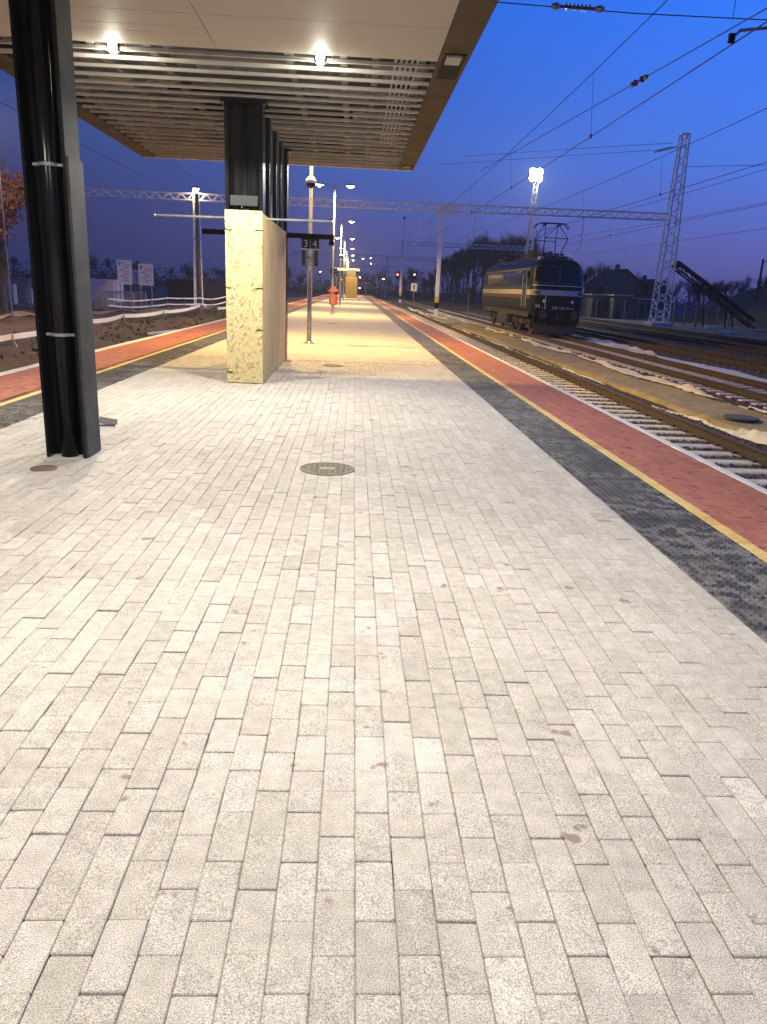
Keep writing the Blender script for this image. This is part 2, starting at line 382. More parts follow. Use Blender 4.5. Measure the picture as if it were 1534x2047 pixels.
MB().box(2.652,3.45,PY0,YB+8,-.0074,-.0052).build('red_bedding', M_['red_bed'], pl); MB().box(-5.26,-4.152,PY0,YB+8,-.0074,-.0052).build('red_bedding', M_['red_bed'], pl)
lay('red_paver', 'red_pavers', M_['red'], 2.65, 8, .1, .2, 1.0, YB+8, 220, gap=.007, jit=1.0, ch=.002)
lay('yellow_paver', 'yellow_pavers', M_['yel'], 2.55, 1, .1, .2, 1.0, YB+8, 100, jit=.6)
lay('red_paver', 'red_pavers', M_['red'], -5.25, 10, .1, .2, 5.0, YB+8, 80, gap=.007, jit=1.0, ch=.002)
lay('yellow_paver', 'yellow_pavers', M_['yel'], -4.15, 1, .1, .2, 5.0, YB+8, 60, jit=.6)
# coping slabs
def coping(x0, x1, y0):
    me = MB().bbox(x0, x1, .004, .996, -.16, .006, .008).mesh('coping_slab', M_['coping'])
    for k in range(int(y0), 60):
        b = link('coping_slab', me, pl, (rng.gauss(0,.0015), k, rng.gauss(0,.0012)))
    MB().box(x0, x1, 60, PY1, -.16, .006).build('coping_slab', M_['coping'], pl)
coping(3.452, 3.54, -2); coping(-5.42, -5.262, -2)
# tactile slabs: .3 x .3 with rows of studs
def tactile(x0, y0, y1, nsl):
    b = MB(); h = .148
    b.add(*brick_geo(.297, .297, .003, .04))
    for i in range(6):
        for j in range(6):
            cx, cy = -.125+i*.05, -.125+j*.05; R0, R1 = .0145, .0085
            vs = [(cx+R0*math.cos(k*math.pi/3), cy+R0*math.sin(k*math.pi/3), 0) for k in range(6)]+[(cx+R1*math.cos(k*math.pi/3), cy+R1*math.sin(k*math.pi/3), .008) for k in range(6)]
            b.add(vs, [(k,(k+1)%6,6+(k+1)%6,6+k) for k in range(6)]+[tuple(range(6,12))])
    me = b.mesh('tactile_slab', M_['tact'])
    for c in range(2):
        for k in range(nsl):
            o = link('tactile_slab', me, pl, (x0+.15+.3*c, y0+.15+.3*k, -.001+rng.gauss(0,.001))); o.rotation_euler = (rng.gauss(0,.003), rng.gauss(0,.003), 0)
tactile(1.95, 1.2, 16, 62); tactile(-4.05, 6.0, 16, 46)
# far part, where single stones can no longer be told apart
ztop = -.001
for nm, m, a, b2, yy in (('far_paving', 'paver_far', GX0, 1.95, YB+.05), ('far_red_paving','red_far',2.65,3.45,YB+8.1), ('far_red_paving','red_far',-5.26,-4.05+0-.1,YB+8.1),
                     ('far_yellow_line','yel',2.552,2.648,YB+8.1), ('far_yellow_line','yel',-4.148,-4.052,YB+8.1), ('far_tactile_strip','tact',1.952,2.548,19.85), ('far_tactile_strip','tact',-4.048,-3.452,19.85)):
    e = 0 if 'yellow' not in nm else .002
    MB().box(a, b2-(.002 if 'red' in nm and a<0 else 0), yy, PY1, -.008, ztop+e).build(nm, M_[m], pl)

# ------------------------------------------------------------------ railway tracks
def rail_profile(): return [(-.07,0),(.07,0),(.07,.012),(.012,.03),(.010,.12),(.034,.132),(.036,.165),(.026,.172),(-.026,.172),(-.036,.165),(-.034,.132),(-.010,.12),(-.012,.03),(-.07,.012)]
def rail(x, y0, y1, z, parent):
    p = rail_profile(); n = len(p)
    b = MB().add([(x+a, y0, z+h) for a,h in p]+[(x+a, y1, z+h) for a,h in p], [(k,(k+1)%n,n+(k+1)%n,n+k) for k in range(n)]+[tuple(range(n-1,-1,-1)),tuple(range(n,2*n))])
    o = b.build('rail', M_['rail'], parent)
    o.data.materials.append(M_['railtop'])
    for pl_ in o.data.polygons:
        if pl_.normal.z > .5 and pl_.center.z > z+.16: pl_.material_index = 1
    return o
def track(cx, y0, y1, label, ns, sl='sleeper', zr=ZR, w=2.5):
    t = thing('railway_track', label, 'track', (0,0,0), 0, 'station tracks')
    z = zr-.172
    rail(cx-.7525, y0, y1, z, t); rail(cx+.7525, y0, y1, z, t)
    me = MB().bbox(-w/2, w/2, -.125, .125, -.2, 0, .02).mesh('sleeper', M_[sl])
    cl = MB().box(-.03,.03,-.06,.06,0,.035).mesh('rail_clip', M_['rail'])
    for k in range(ns):
        y = y0+.3+.6*k
        s = link('sleeper', me, t, (cx+rng.gauss(0,.012), y+rng.gauss(0,.01), z)); s.rotation_euler.z = rng.gauss(0,.005)
        if k < 45:
            for sx in (-.855,-.65,.65,.855): link('rail_clip', cl, s, (sx,0,0))
    if y0+.6*ns < y1-1:
        r = MB(); y = y0+.3+.6*ns
        while y < y1: r.box(cx-w/2, cx+w/2, y-.12, y+.12, z-.15, z); y += .6
        tag(r.build('far_sleepers', M_[sl], t), kind='stuff')
    # ballast bed
    b = MB(); ny = 120; prof = [(-2.0,-.36),(-1.5,-.04),(-.9,-.045),(0,-.05),(.9,-.045),(1.5,-.04),(2.0,-.36)]
    yy = [y0-1+(y1-y0+2)*(i/ny)**1.6 for i in range(ny+1)]
    b.v = [(cx+a, y, z+h+.012*wob(cx+a*3,y*3,1)) for y in yy for a,h in prof]
    b.f = [(j*7+i, j*7+i+1, (j+1)*7+i+1, (j+1)*7+i) for j in range(ny) for i in range(6)]
    tag(b.build('ballast_bed', M_['ballast']), kind='structure')
    return t
track(5.30, 2.0, 330, 'concrete sleeper railway track right beside the red platform edge', 130)
track(10.7, 4.0, 330, 'railway track with the locomotive standing on it', 130)
track(15.2, 10.0, 330, 'railway track behind the locomotive, next to torn white fabric', 110, 'wood')
track(20.0, 14.0, 330, 'dark railway track in front of the lattice mast', 110, 'wood')
track(24.4, 20.0, 330, 'outermost dark railway track beside the yard sheds', 60, 'wood')
# ballast stones near the platform
def stone(b, x, y, z, s, r):
    vs = []
    for p in ((1,0,0),(-1,0,0),(0,1,0),(0,-1,0),(0,0,1),(0,0,-1)):
        k = s*(.6+.8*r.random()); vs.append((x+p[0]*k+r.gauss(0,s*.3), y+p[1]*k+r.gauss(0,s*.3), z+p[2]*k*.8))
    b.add(vs, [(0,2,4),(2,1,4),(1,3,4),(3,0,4),(2,0,5),(1,2,5),(3,1,5),(0,3,5)])
def stones(x0, x1, y0, y1, n, z, seed, cx):
    r = random.Random(seed); b = MB()
    for i in range(n):
        y = y0+(y1-y0)*r.random()**1.7; x = r.uniform(x0,x1); zz = z-.022
        q = abs(x-cx)
        if q > 1.5: zz -= (q-1.5)*.6
        if abs(((y-2.0-.3)/.6 % 1)-.0) < .22 or abs(((y-2.3)/.6 % 1)-1) < .22:
            if q < 1.22: zz -= .0; continue
        stone(b, x, y, zz, r.uniform(.016,.034), r)
    o = b.build('ballast_stones', M_['stone']); tag(o, 'loose dark ballast stones between the sleepers', 'gravel', kind='stuff')
stones(4.2, 7.1, 4, 32, 26000, ZR-.172, 3, 5.3)
stones(8.4, 12.0, 10, 45, 7000, ZR-.172, 5, 10.7)

# ------------------------------------------------------------------ geotextile strips
def ribbon(label, pts, wd, hgt, seed, step=.18):
    """crumpled strip of fabric lying along the track; pts = (x, y)"""
    r = random.Random(seed); L = [Vector((a,b,0)) for a,b in pts]; P = []
    for i in range(len(L)-1):
        n = max(2, int((L[i+1]-L[i]).length/step))
        for k in range(n): P.append(L[i].lerp(L[i+1], k/n))
    P.append(L[-1]); nc = 9; b = MB(); ph = [r.uniform(0,6.28) for _ in range(6)]
    for i, p in enumerate(P):
        s = i*step; w = wd*(.75+.35*math.sin(s*.55+ph[0])+.22*math.sin(s*1.7+ph[1])+.12*r.random()); w = max(w, .06)
        c = p.x+.10*math.sin(s*.5+ph[2])+.05*math.sin(s*1.9+ph[3])
        hh = hgt*(.55+.3*math.sin(s*1.1+ph[4])+.3*math.sin(s*2.7+ph[5]))
        for k in range(nc):
            q = k/(nc-1)-.5
            x = c+q*w+.012*r.gauss(0,1); base = -.70 if 7.0 < x < 8.7 else -.765
            if 7.0 < x < 8.7: base = max(base, -.655+.03*wob(x,p.y,1.4))
            z = base+.02+max(0, hh*(1-(2*q)**2)*(.6+.4*math.sin(q*14+s*1.3)))+.010*r.gauss(0,1)
            b.v.append((x, p.y+.03*r.gauss(0,1), z))
    b.f = [(j*nc+i, j*nc+i+1, (j+1)*nc+i+1, (j+1)*nc+i) for j in range(len(P)-1) for i in range(nc-1)]
    o = b.build('geotextile_strip', M_['geo'], smooth=True)
    tag(o, label, 'fabric', 'white fabric strips by the tracks')
    sd = o.modifiers.new('thick','SOLIDIFY'); sd.thickness = .006
ribbon('long crumpled white fabric strip on dirt beside the locomotive track', [(8.75,10),(8.6,20),(8.55,30),(8.7,46),(8.6,66),(8.6,90)], .46, .10, 1)
ribbon('narrow white fabric edge between the platform track and dirt', [(6.8,20.5),(6.75,28),(6.7,38),(6.7,55),(6.75,75)], .14, .04, 2)
ribbon('short white fabric scrap at the dirt edge near the round lid', [(7.35,9.5),(7.05,13.2),(6.9,15.0),(6.75,16.5)], .26, .08, 3)
ribbon('wide flattened white fabric sheet between the second and third tracks', [(12.6,15),(12.75,23),(13.0,33),(13.0,42)], .85, .05, 4)
ribbon('torn white fabric piece lying beyond the locomotive front', [(13.3,33),(13.6,41),(13.5,50)], .45, .14, 5)
ribbon('far white fabric strip along the dirt past the striped mast', [(7.6,62),(7.0,75),(6.9,100)], .30, .10, 6, .4)

# ------------------------------------------------------------------ canopy
CZ, CL, CR, CY0, CY1 = 4.0, -4.62, 1.21, -9.0, 18.0
IL, IR, PE, SEAM = CL+.33, CR-.34, 9.72, -1.62
cn = thing('platform_canopy', 'wide platform canopy with half finished beige soffit and open battens', 'canopy', (0,0,CZ))
def cb(name, m, x0, x1, y0, y1, z0, z1, parent=cn): return MB().box(x0,x1,y0,y1,z0,z1).build(name, M_[m], parent)
row = 1.15; y = PE; g_ = .004
k = 0
while y > CY0+.2:
    y0 = max(y-row, CY0+.1)
    cb('soffit_panel','beige', SEAM+g_, IR, y0+g_, y-g_, 0, .02)
    if k == 0:
        cuts = [0, .42, .62, 1]
        for a, b2 in zip(cuts[:-1], cuts[1:]):
            cb('soffit_panel','beige', IL, SEAM-g_, y-row*b2+g_, y-row*a-g_, .001*k, .02)
    else: cb('soffit_panel','beige', IL, SEAM-g_, y0+g_, y-g_, 0, .02)
    y = y0; k += 1
cb('panel_backing','rafter', IL, IR, CY0+.1, PE-.02, .023, .03)
# battens in the open part
y = PE+.28; k = 0; batten_y = []
while y < CY1-.15:
    cb('batten','batten', IL, IR+.02, y-.022, y+.022, -.002+rng.gauss(0,.003), .035); batten_y.append(y)
    y += .42 if k % 4 else .36; k += 1
for x in (-3.9,-3.1,-2.45,-.85,-.2,.18,.72): cb('rafter','rafter', x-.04, x+.04, PE-.5, CY1-.12, .045, .20)
for i in range(5): cb('cable_tray_bar','batten', .40+i*.065, .425+i*.065, PE, CY1-2.6, .06, .085)
for y in (10.9,12.2,13.6,14.9,16.2,17.3): cb('cross_beam','rafter', IL, IR, y-.05, y+.05, .205, .32)
for a, b2, y in ((-2.75,-.45,12.25),(-2.6,-.1,13.35),(-2.9,-.3,15.8),(-2.2,.25,17.0)): cb('bracket_plate','black', a, b2, y-.05, y+.05, .038, .16)
# ribbed roof sheet
b = MB(); xs_ = []; xx = CL+.05; i = 0
while xx < CR-.05:
    xs_.append((xx, .34 if i % 4 in (0,3) else .40)); xx += (.10,.03,.10,.03)[i % 4]; i += 1
n = len(xs_); b.v = [(p,CY0,z) for p,z in xs_]+[(p,CY1-.02,z) for p,z in xs_]; b.f = [(i,i+1,n+i+1,n+i) for i in range(n-1)]
b.build('roof_sheet', M_['sheet'], cn)
cb('roof_deck','rafter', CL+.02, CR-.02, CY0, CY1-.02, .42, .46)
# edge trims
cb('edge_trim','brown', IR+.005, CR, CY0, CY1, -.01, .02); cb('edge_trim','brown', CR-.02, CR, CY0, CY1, .021, .50)
cb('edge_trim','brown', CL, IL-.005, CY0, CY1, -.01, .02); cb('edge_trim','brown', CL, CL+.02, CY0, CY1, .021, .50)
cb('end_trim','beige', CL+.021, CR-.021, CY1-.10, CY1, -.012, .03); cb('end_trim','beige', CL+.021, CR-.021, CY1-.02, CY1-.001, .031, .50)
# cut outs in the right trim: black slab painted for their shade, light lip
for yy, ln in ((9.85,1.0),(17.45,.35)):
    cb('opening_shade','tie', IR+.05, CR-.05, yy-ln/2, yy+ln/2, -.022, -.0105)
    cb('opening_lip','beige', IR+.08, CR-.10, yy-ln/2, yy-ln/2+ln*.3, -.045, -.0225)
# ------------------------------------------------------------------ lights under the canopy
def add_light(name, kind, loc, power, colr, parent=None, **kw):
    ld = bpy.data.lights.new(name, kind); ld.energy = power; ld.color = colr
    for k, v in kw.items(): setattr(ld, k, v)
    o = bpy.data.objects.new(name, ld); col.objects.link(o); o.location = loc
    if parent: o.parent = parent
    return o
WHITE = (1,.92,.76); WARM = (1,.67,.22)
P_CAN, P_NEAR, P_POST = 820, 690, 3300
def flood(x, y, label, power, tilt, grp):
    t = thing('work_floodlight', label, 'floodlight', (x,y,CZ+.085), 0, grp)
    h = MB(); h.bbox(-.065,.065,-.035,.035,-.10,.03,.008); h.build('housing', M_['steel_grey'], t)
    le = MB().lathe([(.012,-.122),(.03,-.116),(.04,-.1005)], 16).build('lens', M_['e_flood'], t)
    le2 = MB().box(-.045,.045,-.0385,-.0355,-.085,-.01).build('lens', M_['e_flood'], t)
    lp = [(.20+.07*math.cos(a), 0, -.01+.06*math.sin(a)) for a in [k*.45 for k in range(13)]]
    MB().tube(lp, .007, 6).build('cable', M_['white'], t)
    br = MB(); br.bar((-.14,0,.0),(-.14,0,.12),.012); br.bar((.14,0,0),(.14,0,.12),.012); br.bar((-.14,0,.115),(.14,0,.115),.012); br.build('bracket', M_['zinc'], t)
    l_ = add_light('flood_light','SPOT',(0,0,-.16), power, WHITE, t, shadow_soft_size=.07, spot_size=math.radians(150), spot_blend=.25)
    add_light('flood_glow','POINT',(0,-.02,-.15), power*.035, WHITE, t, shadow_soft_size=.06)
    return t
flood(-2.85, 10.0, 'bright work floodlight on the canopy battens nearer the black steel column', P_CAN, 0, 'canopy floodlights')
flood(-.47, 10.0, 'bright work floodlight on the canopy battens with looped cable over open platform', P_CAN, 0, 'canopy floodlights')
def downlight(x, y, power, label):
    t = thing('canopy_downlight', label, 'lamp', (x,y,CZ), 0, 'canopy downlights')
    MB().lathe([(.11,-.004),(.11,-.03),(.09,-.032)], 20).build('ring', M_['white'], t)
    MB().lathe([(.088,-.034),(.088,-.037)], 20).build('lens', M_['e_flood'], t)
    add_light('down_light','SPOT',(0,0,-.06), power, WHITE, t, shadow_soft_size=.09, spot_size=math.radians(150), spot_blend=.4)
for x in (-2.85,.15):
    for y in (3.2,-3.4): downlight(x, y, P_NEAR, 'round downlight set in the beige soffit above the paving')

# ------------------------------------------------------------------ steel columns
def i_column(name, label, x0, x1, y0, y1, z1, m='black', tf=.022, pipe=None, group='canopy columns'):
    t = thing(name, label, 'column', ((x0+x1)/2,(y0+y1)/2,0), 0, group); hx, hy = (x1-x0)/2, (y1-y0)/2
    MB().box(-hx,-hx+tf,-hy,hy,0,z1).build('flange', M_[m], t); MB().box(hx-tf,hx,-hy,hy,0,z1).build('flange', M_[m], t)
    MB().box(-hx+tf,hx-tf,-.008,.008,0,z1).build('web', M_[m], t)
    return t, hx, hy
t, hx, hy = i_column('steel_column', 'black steel column with a drainpipe strapped in its hollow', -2.55, -2.225, 6.38, 6.70, CZ-.002)
# outer flange face: the light it catches put in as lighter grey
pp = MB().tube([(0,-hy+.085,0),(0,-hy+.085,CZ-.01)], .068, 20).build('drainpipe', M_['black'], t, smooth=True)
for z in (1.02, 2.30):
    c = MB(); c.lathe([(.073,-.012),(.073,.012)], 20, (0,-hy+.085,z)); c.box(-.115,-.073,-hy+.075,-hy+.095,z-.01,z+.01); c.box(.073,.115,-hy+.075,-hy+.095,z-.01,z+.01)
    c.build('pipe_clamp', M_['galv'], pp)
MB().box(hx+.001, hx+.006, -hy, hy, 0, CZ-.003).build('lit_flange_face', M_['steel_grey'], t)
MB().box(hx+.0065, hx+.022, -hy+.01, hy+.012, .012, 2.36).build('cover_plate', M_['steel_grey'], t)
# soil round the base
MB().bbox(-hx-.04,hx+.05,-hy-.04,hy+.05,.0,.006,.002).build('base_grout', M_['conc'], t)
t, hx, hy = i_column('steel_column', 'black steel column rising out of the front of the chipboard box', -1.93, -1.38, 12.08, 12.40, CZ-.002, tf=.05)
MB().tube([(0,-.06,0),(0,-.06,CZ-.01)], .05, 16).build('drainpipe', M_['black'], t, smooth=True)
MB().box(-.2,.2,-hy-.02,-hy+.0,2.58,2.72).build('tie_plate', M_['pipe'], t)
MB().box(-.33,.33,-hy-.03,hy+.03,CZ-.05,CZ-.004).build('head_plate', M_['black'], t)
MB().box(-hx+.051,hx-.051,-.02,-.009,2.75,CZ-.06).build('web_stiffener', M_['black'], t)
t, hx, hy = i_column('steel_column', 'black steel column standing behind the chipboard box', -1.90, -1.36, 16.02, 16.34, CZ-.002, tf=.05)
MB().box(-.33,.33,-hy-.03,hy+.03,CZ-.05,CZ-.004).build('head_plate', M_['black'], t)
for q, (yy, nm) in enumerate(((13.3,'steel_post'),(14.4,'steel_post'),(15.3,'steel_post'))):
    p = thing('steel_post', ('slim black post behind the front column in the chipboard box','slim black post in the middle of the chipboard box','slim black post near the rear of the chipboard box')[q], 'post', (-1.5,yy,0), 0, 'posts inside the chipboard box')
    MB().box(-.05,.09,-.05,.05,0,CZ-.003).build('shaft', M_['black'], p); MB().tube([(.115,0,0),(.115,0,CZ-.01)], .02, 8).build('conduit', M_['galv'], p)

# ------------------------------------------------------------------ chipboard box
bx = thing('chipboard_box', 'tall chipboard and plywood box boarded around the canopy columns', 'box', (0,0,0))
BX0, BX1, BY0, BY1 = -1.905, -1.365, 11.86, 15.92; BH = 2.5
MB().box(BX0, BX1, BY0, BY0+.018, .012, BH).build('front_board', M_['osb'], bx)
for a, b2 in ((BY0+.0185, 13.85),(13.856, BY1)):
    MB().box(BX1-.018, BX1-.001, a, b2, .012, BH-.02).build('side_board', M_['plywood'], bx)
    MB().box(BX0+.001, BX0+.018, a, b2, .012, BH-.02).build('side_board', M_['plywood'], bx)
MB().box(BX0+.02, BX1-.02, BY1-.02, BY1-.002, .012, BH-.02).build('back_board', M_['plywood'], bx)
for px, py, dx_ in ((460,458,.1),(520,462,-.1),(461,574,.07),(524,578,-.1),(524,661,-.1),(464,743,.09)):
    p = PX(px, py, Y=BY0-.004); s = 1 if dx_ > 0 else -1
    xa = BX0 if s > 0 else BX1
    tb = MB().tube([(xa-s*.004, BY0+.05, p.z+.01),(xa-s*.006, BY0-.005, p.z+.008),(xa+s*abs(dx_)*.6, BY0-.007, p.z-.012*s),(xa+s*abs(dx_), BY0-.012, p.z+.004)], .0055, 6)
    tb.build('cable_tie', M_['tie'], bx)
# rod and sign beam
a, b2 = PX(312,430,Y=12.5), PX(665,443,Y=12.5)
r_ = thing('conduit_tube', 'thin galvanised tube running crosswise through the chipboard box', 'tube', (a.x,12.5,a.z))
MB().tube([(0,0,0),(b2.x-a.x,0,b2.z-a.z)], .019, 10).build('tube', M_['galv'], r_, smooth=True)
MB().tube([(b2.x-a.x,0,b2.z-a.z),(b2.x-a.x+.02,0,b2.z-a.z)], .024, 10).build('end_cap', M_['zinc'], r_)
MB().tube([(-.02,0,0),(0,0,0)], .024, 10).build('end_cap', M_['zinc'], r_)
SY = 16.45
a, b2 = PX(405,466,Y=SY), PX(668,478,Y=SY); c_ = PX(621,485,Y=SY)
s_ = thing('platform_sign', 'hanging platform number sign 3 | 4 on a black cross arm', 'sign', (c_.x,SY,c_.z))
ar = MB().box(a.x-c_.x, b2.x-c_.x, -.04, .04, .07, .17).build('arm', M_['black'], s_)
MB().lathe([(.05,-.06),(.06,-.02),(.05,.02),(.03,.07)], 14, (b2.x-c_.x-.05,0,.02)).build('arm_end_lamp', M_['black'], s_, smooth=True)
bd = MB().box(-.19,.19,-.03,.03,-.13,.16).build('board', M_['sign'], s_)
for q in ((-.185,.185,-.128,-.116),(-.185,-.175,-.116,.06),(.175,.185,-.116,.06),(-.004,.004,-.116,.06)): MB().box(q[0],q[1],-.034,-.0305,q[2],q[3]).build('border_line', M_['board'], bd)
for tx, x in (('3',-.09),('4',.09)):
    o = link('digit', text_mesh(tx, .19, M_['white']), bd, (x,-.036,-.03)); o.rotation_euler = (math.pi/2,0,0)

# ------------------------------------------------------------------ lamp posts
LX, LZ = -1.17, 6.62
def lamp_post(y, label, lit):
    t = thing('lamp_post', label, 'lamp post', (LX,y,0), 0, 'twin lamp posts along the platform')
    MB().lathe([(.15,0),(.15,.015),(.09,.03),(.064,.07),(.062,1.9),(.052,1.93),(.046,2.0),(.040,LZ-.05)], 16).build('pole', M_['galv'], t, smooth=True)
    for s in (-1,1):
        MB().tube([(0,0,LZ-.12),(s*.15,0,LZ+.0),(s*.62,0,LZ+.05)], .024, 8).build('arm', M_['galv'], t)
        h = MB().bbox(-.25 if s<0 else -.2, .2 if s<0 else .25, -.11,.11,-.03,.05,.02).build('lamp_head', M_['steel_grey'], t, loc=(s*.82,0,LZ+.05))
        MB().box(-.2,.2,-.09,.09,-.038,-.0305).build('lens', M_['e_lamp'], h)
        MB().lathe([(.05,-.13),(.11,-.09),(.12,-.04)], 14).build('glare_bowl', M_['e_lamp'], h, smooth=True)
        if lit: add_light('post_light','SPOT',(0,0,-.16), P_POST, WARM, h, shadow_soft_size=.10, spot_size=math.radians(166), spot_blend=.35)
    return t
for k in range(7):
    lamp_post(21.0+22.5*k, ('galvanised twin lamp post carrying a dome camera beside the canopy end','galvanised twin lamp post behind the red litter bin','galvanised twin lamp post in front of the far yellow box','galvanised twin lamp post next along after the one before the yellow box','galvanised twin lamp post close to the far yellow box','small hazy twin lamp post beyond the yellow box','farthest hazy twin lamp post on the platform')[k], True)
# dome cameras
def dome(y, z, s, label):
    t = thing('dome_camera', label, 'camera', (LX,y-.16,z), 0, 'dome cameras on lamp posts')
    MB().lathe([(.06,.16),(.12,.10),(.14,0)], 16).build('housing', M_['white'], t, smooth=True)
    MB().lathe([(.02,-.12),(.08,-.09),(.12,-.03),(.125,-.001)], 16).build('dome', M_['tie'], t, smooth=True)
    MB().box(-.03,.03,.02,.16,.10,.15).build('bracket', M_['white'], t)
dome(21.0, 3.98, 1, 'white dome camera with dark glass on the post beside the canopy')
dome(66.0, 3.9, 1, 'small dark dome camera on a farther lamp post')
# loudspeakers on the near post
sp = thing('loudspeaker', 'pair of slim grey horn speakers on the near lamp post', 'speaker', (LX,20.9,1.98))
for s in (-1,1): MB().bbox(s*.16-.05, s*.16+.05, -.06,.06,0,.42,.015).build('horn', M_['steel_grey'], sp)
MB().box(-.2,.2,-.02,.02,.18,.24).build('clamp', M_['galv'], sp)

# ------------------------------------------------------------------ litter bin
bn_ = thing('litter_bin', 'red pedestal litter bin with domed lid on the platform', 'bin', (-1.22,47.5,0))
MB().lathe([(.15,0),(.15,.02),(.06,.04),(.05,.5)], 14).build('pedestal', M_['galv'], bn_, smooth=True)
MB().lathe([(.17,.42),(.24,.47),(.25,.56),(.26,1.02),(.25,1.04)], 20).build('drum', M_['redbin'], bn_)
MB().lathe([(.20,1.03),(.20,1.19)], 20).build('opening', M_['tie'], bn_)
MB().lathe([(.29,1.18),(.31,1.22),(.30,1.28),(.20,1.37),(.14,1.40),(.12,1.50),(.05,1.54)], 20).build('lid', M_['redbin'], bn_, smooth=True)
bar_ = MB()
for q in range(4): an = q*math.pi/2+.6; bar_.box(.21*math.cos(an)-.025,.21*math.cos(an)+.025,.21*math.sin(an)-.025,.21*math.sin(an)+.025,1.0,1.2)
bar_.build('lid_support', M_['redbin'], bn_)

# ------------------------------------------------------------------ lids in the paving
def manhole(x, y, r, label, m='cast', z=.0, ribs=True):
    t = thing('manhole_cover', label, 'manhole', (x,y,z), 0, 'round covers in the ground')
    MB().lathe([(r,-.03),(r,.004),(r-.012,.006),(r-.022,.006),(r-.024,.0005)], 36).build('rim', M_[m], t)
    pt = MB().lathe([(r-.026,-.02),(r-.026,.0025)], 36).build('plate', M_[m], t)
    if ribs:
        b = MB(); n = int(r/.035); sp_ = .045
        for i in range(-n,n+1):
            for j in range(-n,n+1):
                cx, cy = i*sp_, j*sp_
                if cx*cx+cy*cy < (r-.05)**2 and not (abs(i) <= 1 and abs(j) <= 1):
                    q = .016; b.add([(cx-q,cy-q,.0025),(cx+q,cy-q,.0025),(cx+q,cy+q,.0025),(cx-q,cy+q,.0025),(cx-q*.7,cy-q*.7,.008),(cx+q*.7,cy-q*.7,.008),(cx+q*.7,cy+q*.7,.008),(cx-q*.7,cy+q*.7,.008)], [(4,5,6,7),(0,1,5,4),(1,2,6,5),(2,3,7,6),(3,0,4,7)])
        b.build('tread', M_[m], pt)
        MB().box(-.06,.06,-.045,.045,.003,.0065).build('badge', M_['badge'], pt)
manhole(-.18, 6.3, .235, 'ribbed round manhole cover in the paving with a pale centre badge', z=.003)
manhole(-.37, 15.1, .21, 'dark round cover in the yellow lit paving behind the box', z=.004)
manhole(-2.43, 6.0, .10, 'small brown round lid in front of the black column', 'rust', .003, False)
p = PX(575,722,Z=0); manhole(p.x, p.y, .10, 'small dark lid at the rear corner of the chipboard box', 'rust', .004, False)
manhole(-.9, 33.0, .22, 'dark round cover between the near lamp post and the bin', z=.004, ribs=False)
manhole(-.2, 44.0, .22, 'dark round cover just before the red bin', z=.004, ribs=False)
p = PX(1482,836,Z=-.64); manhole(p.x, p.y, .33, 'flat grey round lid lying on the dirt between tracks', 'shed', -.62, False)
# lifted floor box lid beside the column
p = PX(215,853,Z=0)
fb = thing('floor_box', 'small floor socket box with its metal lid tilted open', 'box', (p.x,p.y,0), .25)
MB().box(-.09,.09,-.05,.05,.001,.012).build('frame', M_['white'], fb)
MB().box(-.08,.08,-.045,.045,.0125,.016).build('recess_shade', M_['tie'], fb)  # black plate on the frame, painted for the shade inside the box
o = MB().box(-.09,.09,0,.10,0,.006).build('lid', M_['steel_grey'], fb, loc=(0,.052,.012)); o.rotation_euler = (.55,.2,0)
#PART2
# ------------------------------------------------------------------ locomotive
LOY = 41.0
lo = thing('electric_locomotive', 'dark electric locomotive with pale stripe and raised pantograph standing on the track', 'locomotive', (10.75, LOY, ZR)); lo.scale = (.95,1.10,1.05)
M_['lbody'] = mat('loco_dark', (.009,.012,.011), .45, .0, c2=(.014,.018,.016), scale=2, spec=.2)
M_['lgreen'] = mat('loco_green', (.020,.040,.032), .35, c2=(.028,.05,.04), scale=2)
M_['lstripe'] = mat('loco_stripe_warm_lit', (.60,.52,.38), .4, c2=(.54,.46,.33), scale=3)
M_['lred'] = mat('loco_dark_red', (.12,.035,.025), .45, c2=(.16,.05,.03), scale=3)
M_['lsilver'] = mat('loco_silver', (.36,.38,.40), .4, c2=(.30,.32,.34), scale=4)
M_['lframe'] = mat('loco_frame', (.035,.031,.027), .7, c2=(.06,.05,.04), scale=5)
M_['lpale'] = mat('loco_pale_line', (.55,.60,.66), .4)
HL = 15.2
lev = [(.95,1.22,.10),(1.15,1.36,.03),(1.40,1.44,0.),(1.75,1.46,-.01),(2.05,1.46,0.),(2.30,1.455,.05),(2.55,1.45,.10),(2.95,1.43,.19),(3.30,1.38,.29),(3.52,1.28,.40),(3.68,1.10,.55),(3.78,.80,.75),(3.83,.40,1.0)]
def lerp_lev(z):
    for (a,w0,f0),(b,w1,f1) in zip(lev[:-1],lev[1:]):
        if a <= z <= b: k = (z-a)/(b-a); return w0+(w1-w0)*k, f0+(f1-f0)*k
    return lev[-1][1:] if z > lev[-1][0] else lev[0][1:]
def outl(z, s, out=0.0):
    """point on the body at height z; s in [-1,1] across the bowed front, 1..2 along the right side, -1..-2 along the left side"""
    w_, f_ = lerp_lev(z); w_ += out; f_ -= out; r = .48; a = abs(s); sg = 1 if s >= 0 else -1
    fl = w_*.70
    if a <= .6: x = a/.6*fl; y = f_+.05*(x/fl)**2
    elif a <= 1:
        q = (a-.6)/.4*math.pi/2; x = fl+(w_-fl)*math.sin(q); y = f_+.05+r*(1-math.cos(q))
    else:
        x = w_; y = f_+.05+r+(HL/2-f_-.05-r)*(a-1)
    return (sg*x, y, z)
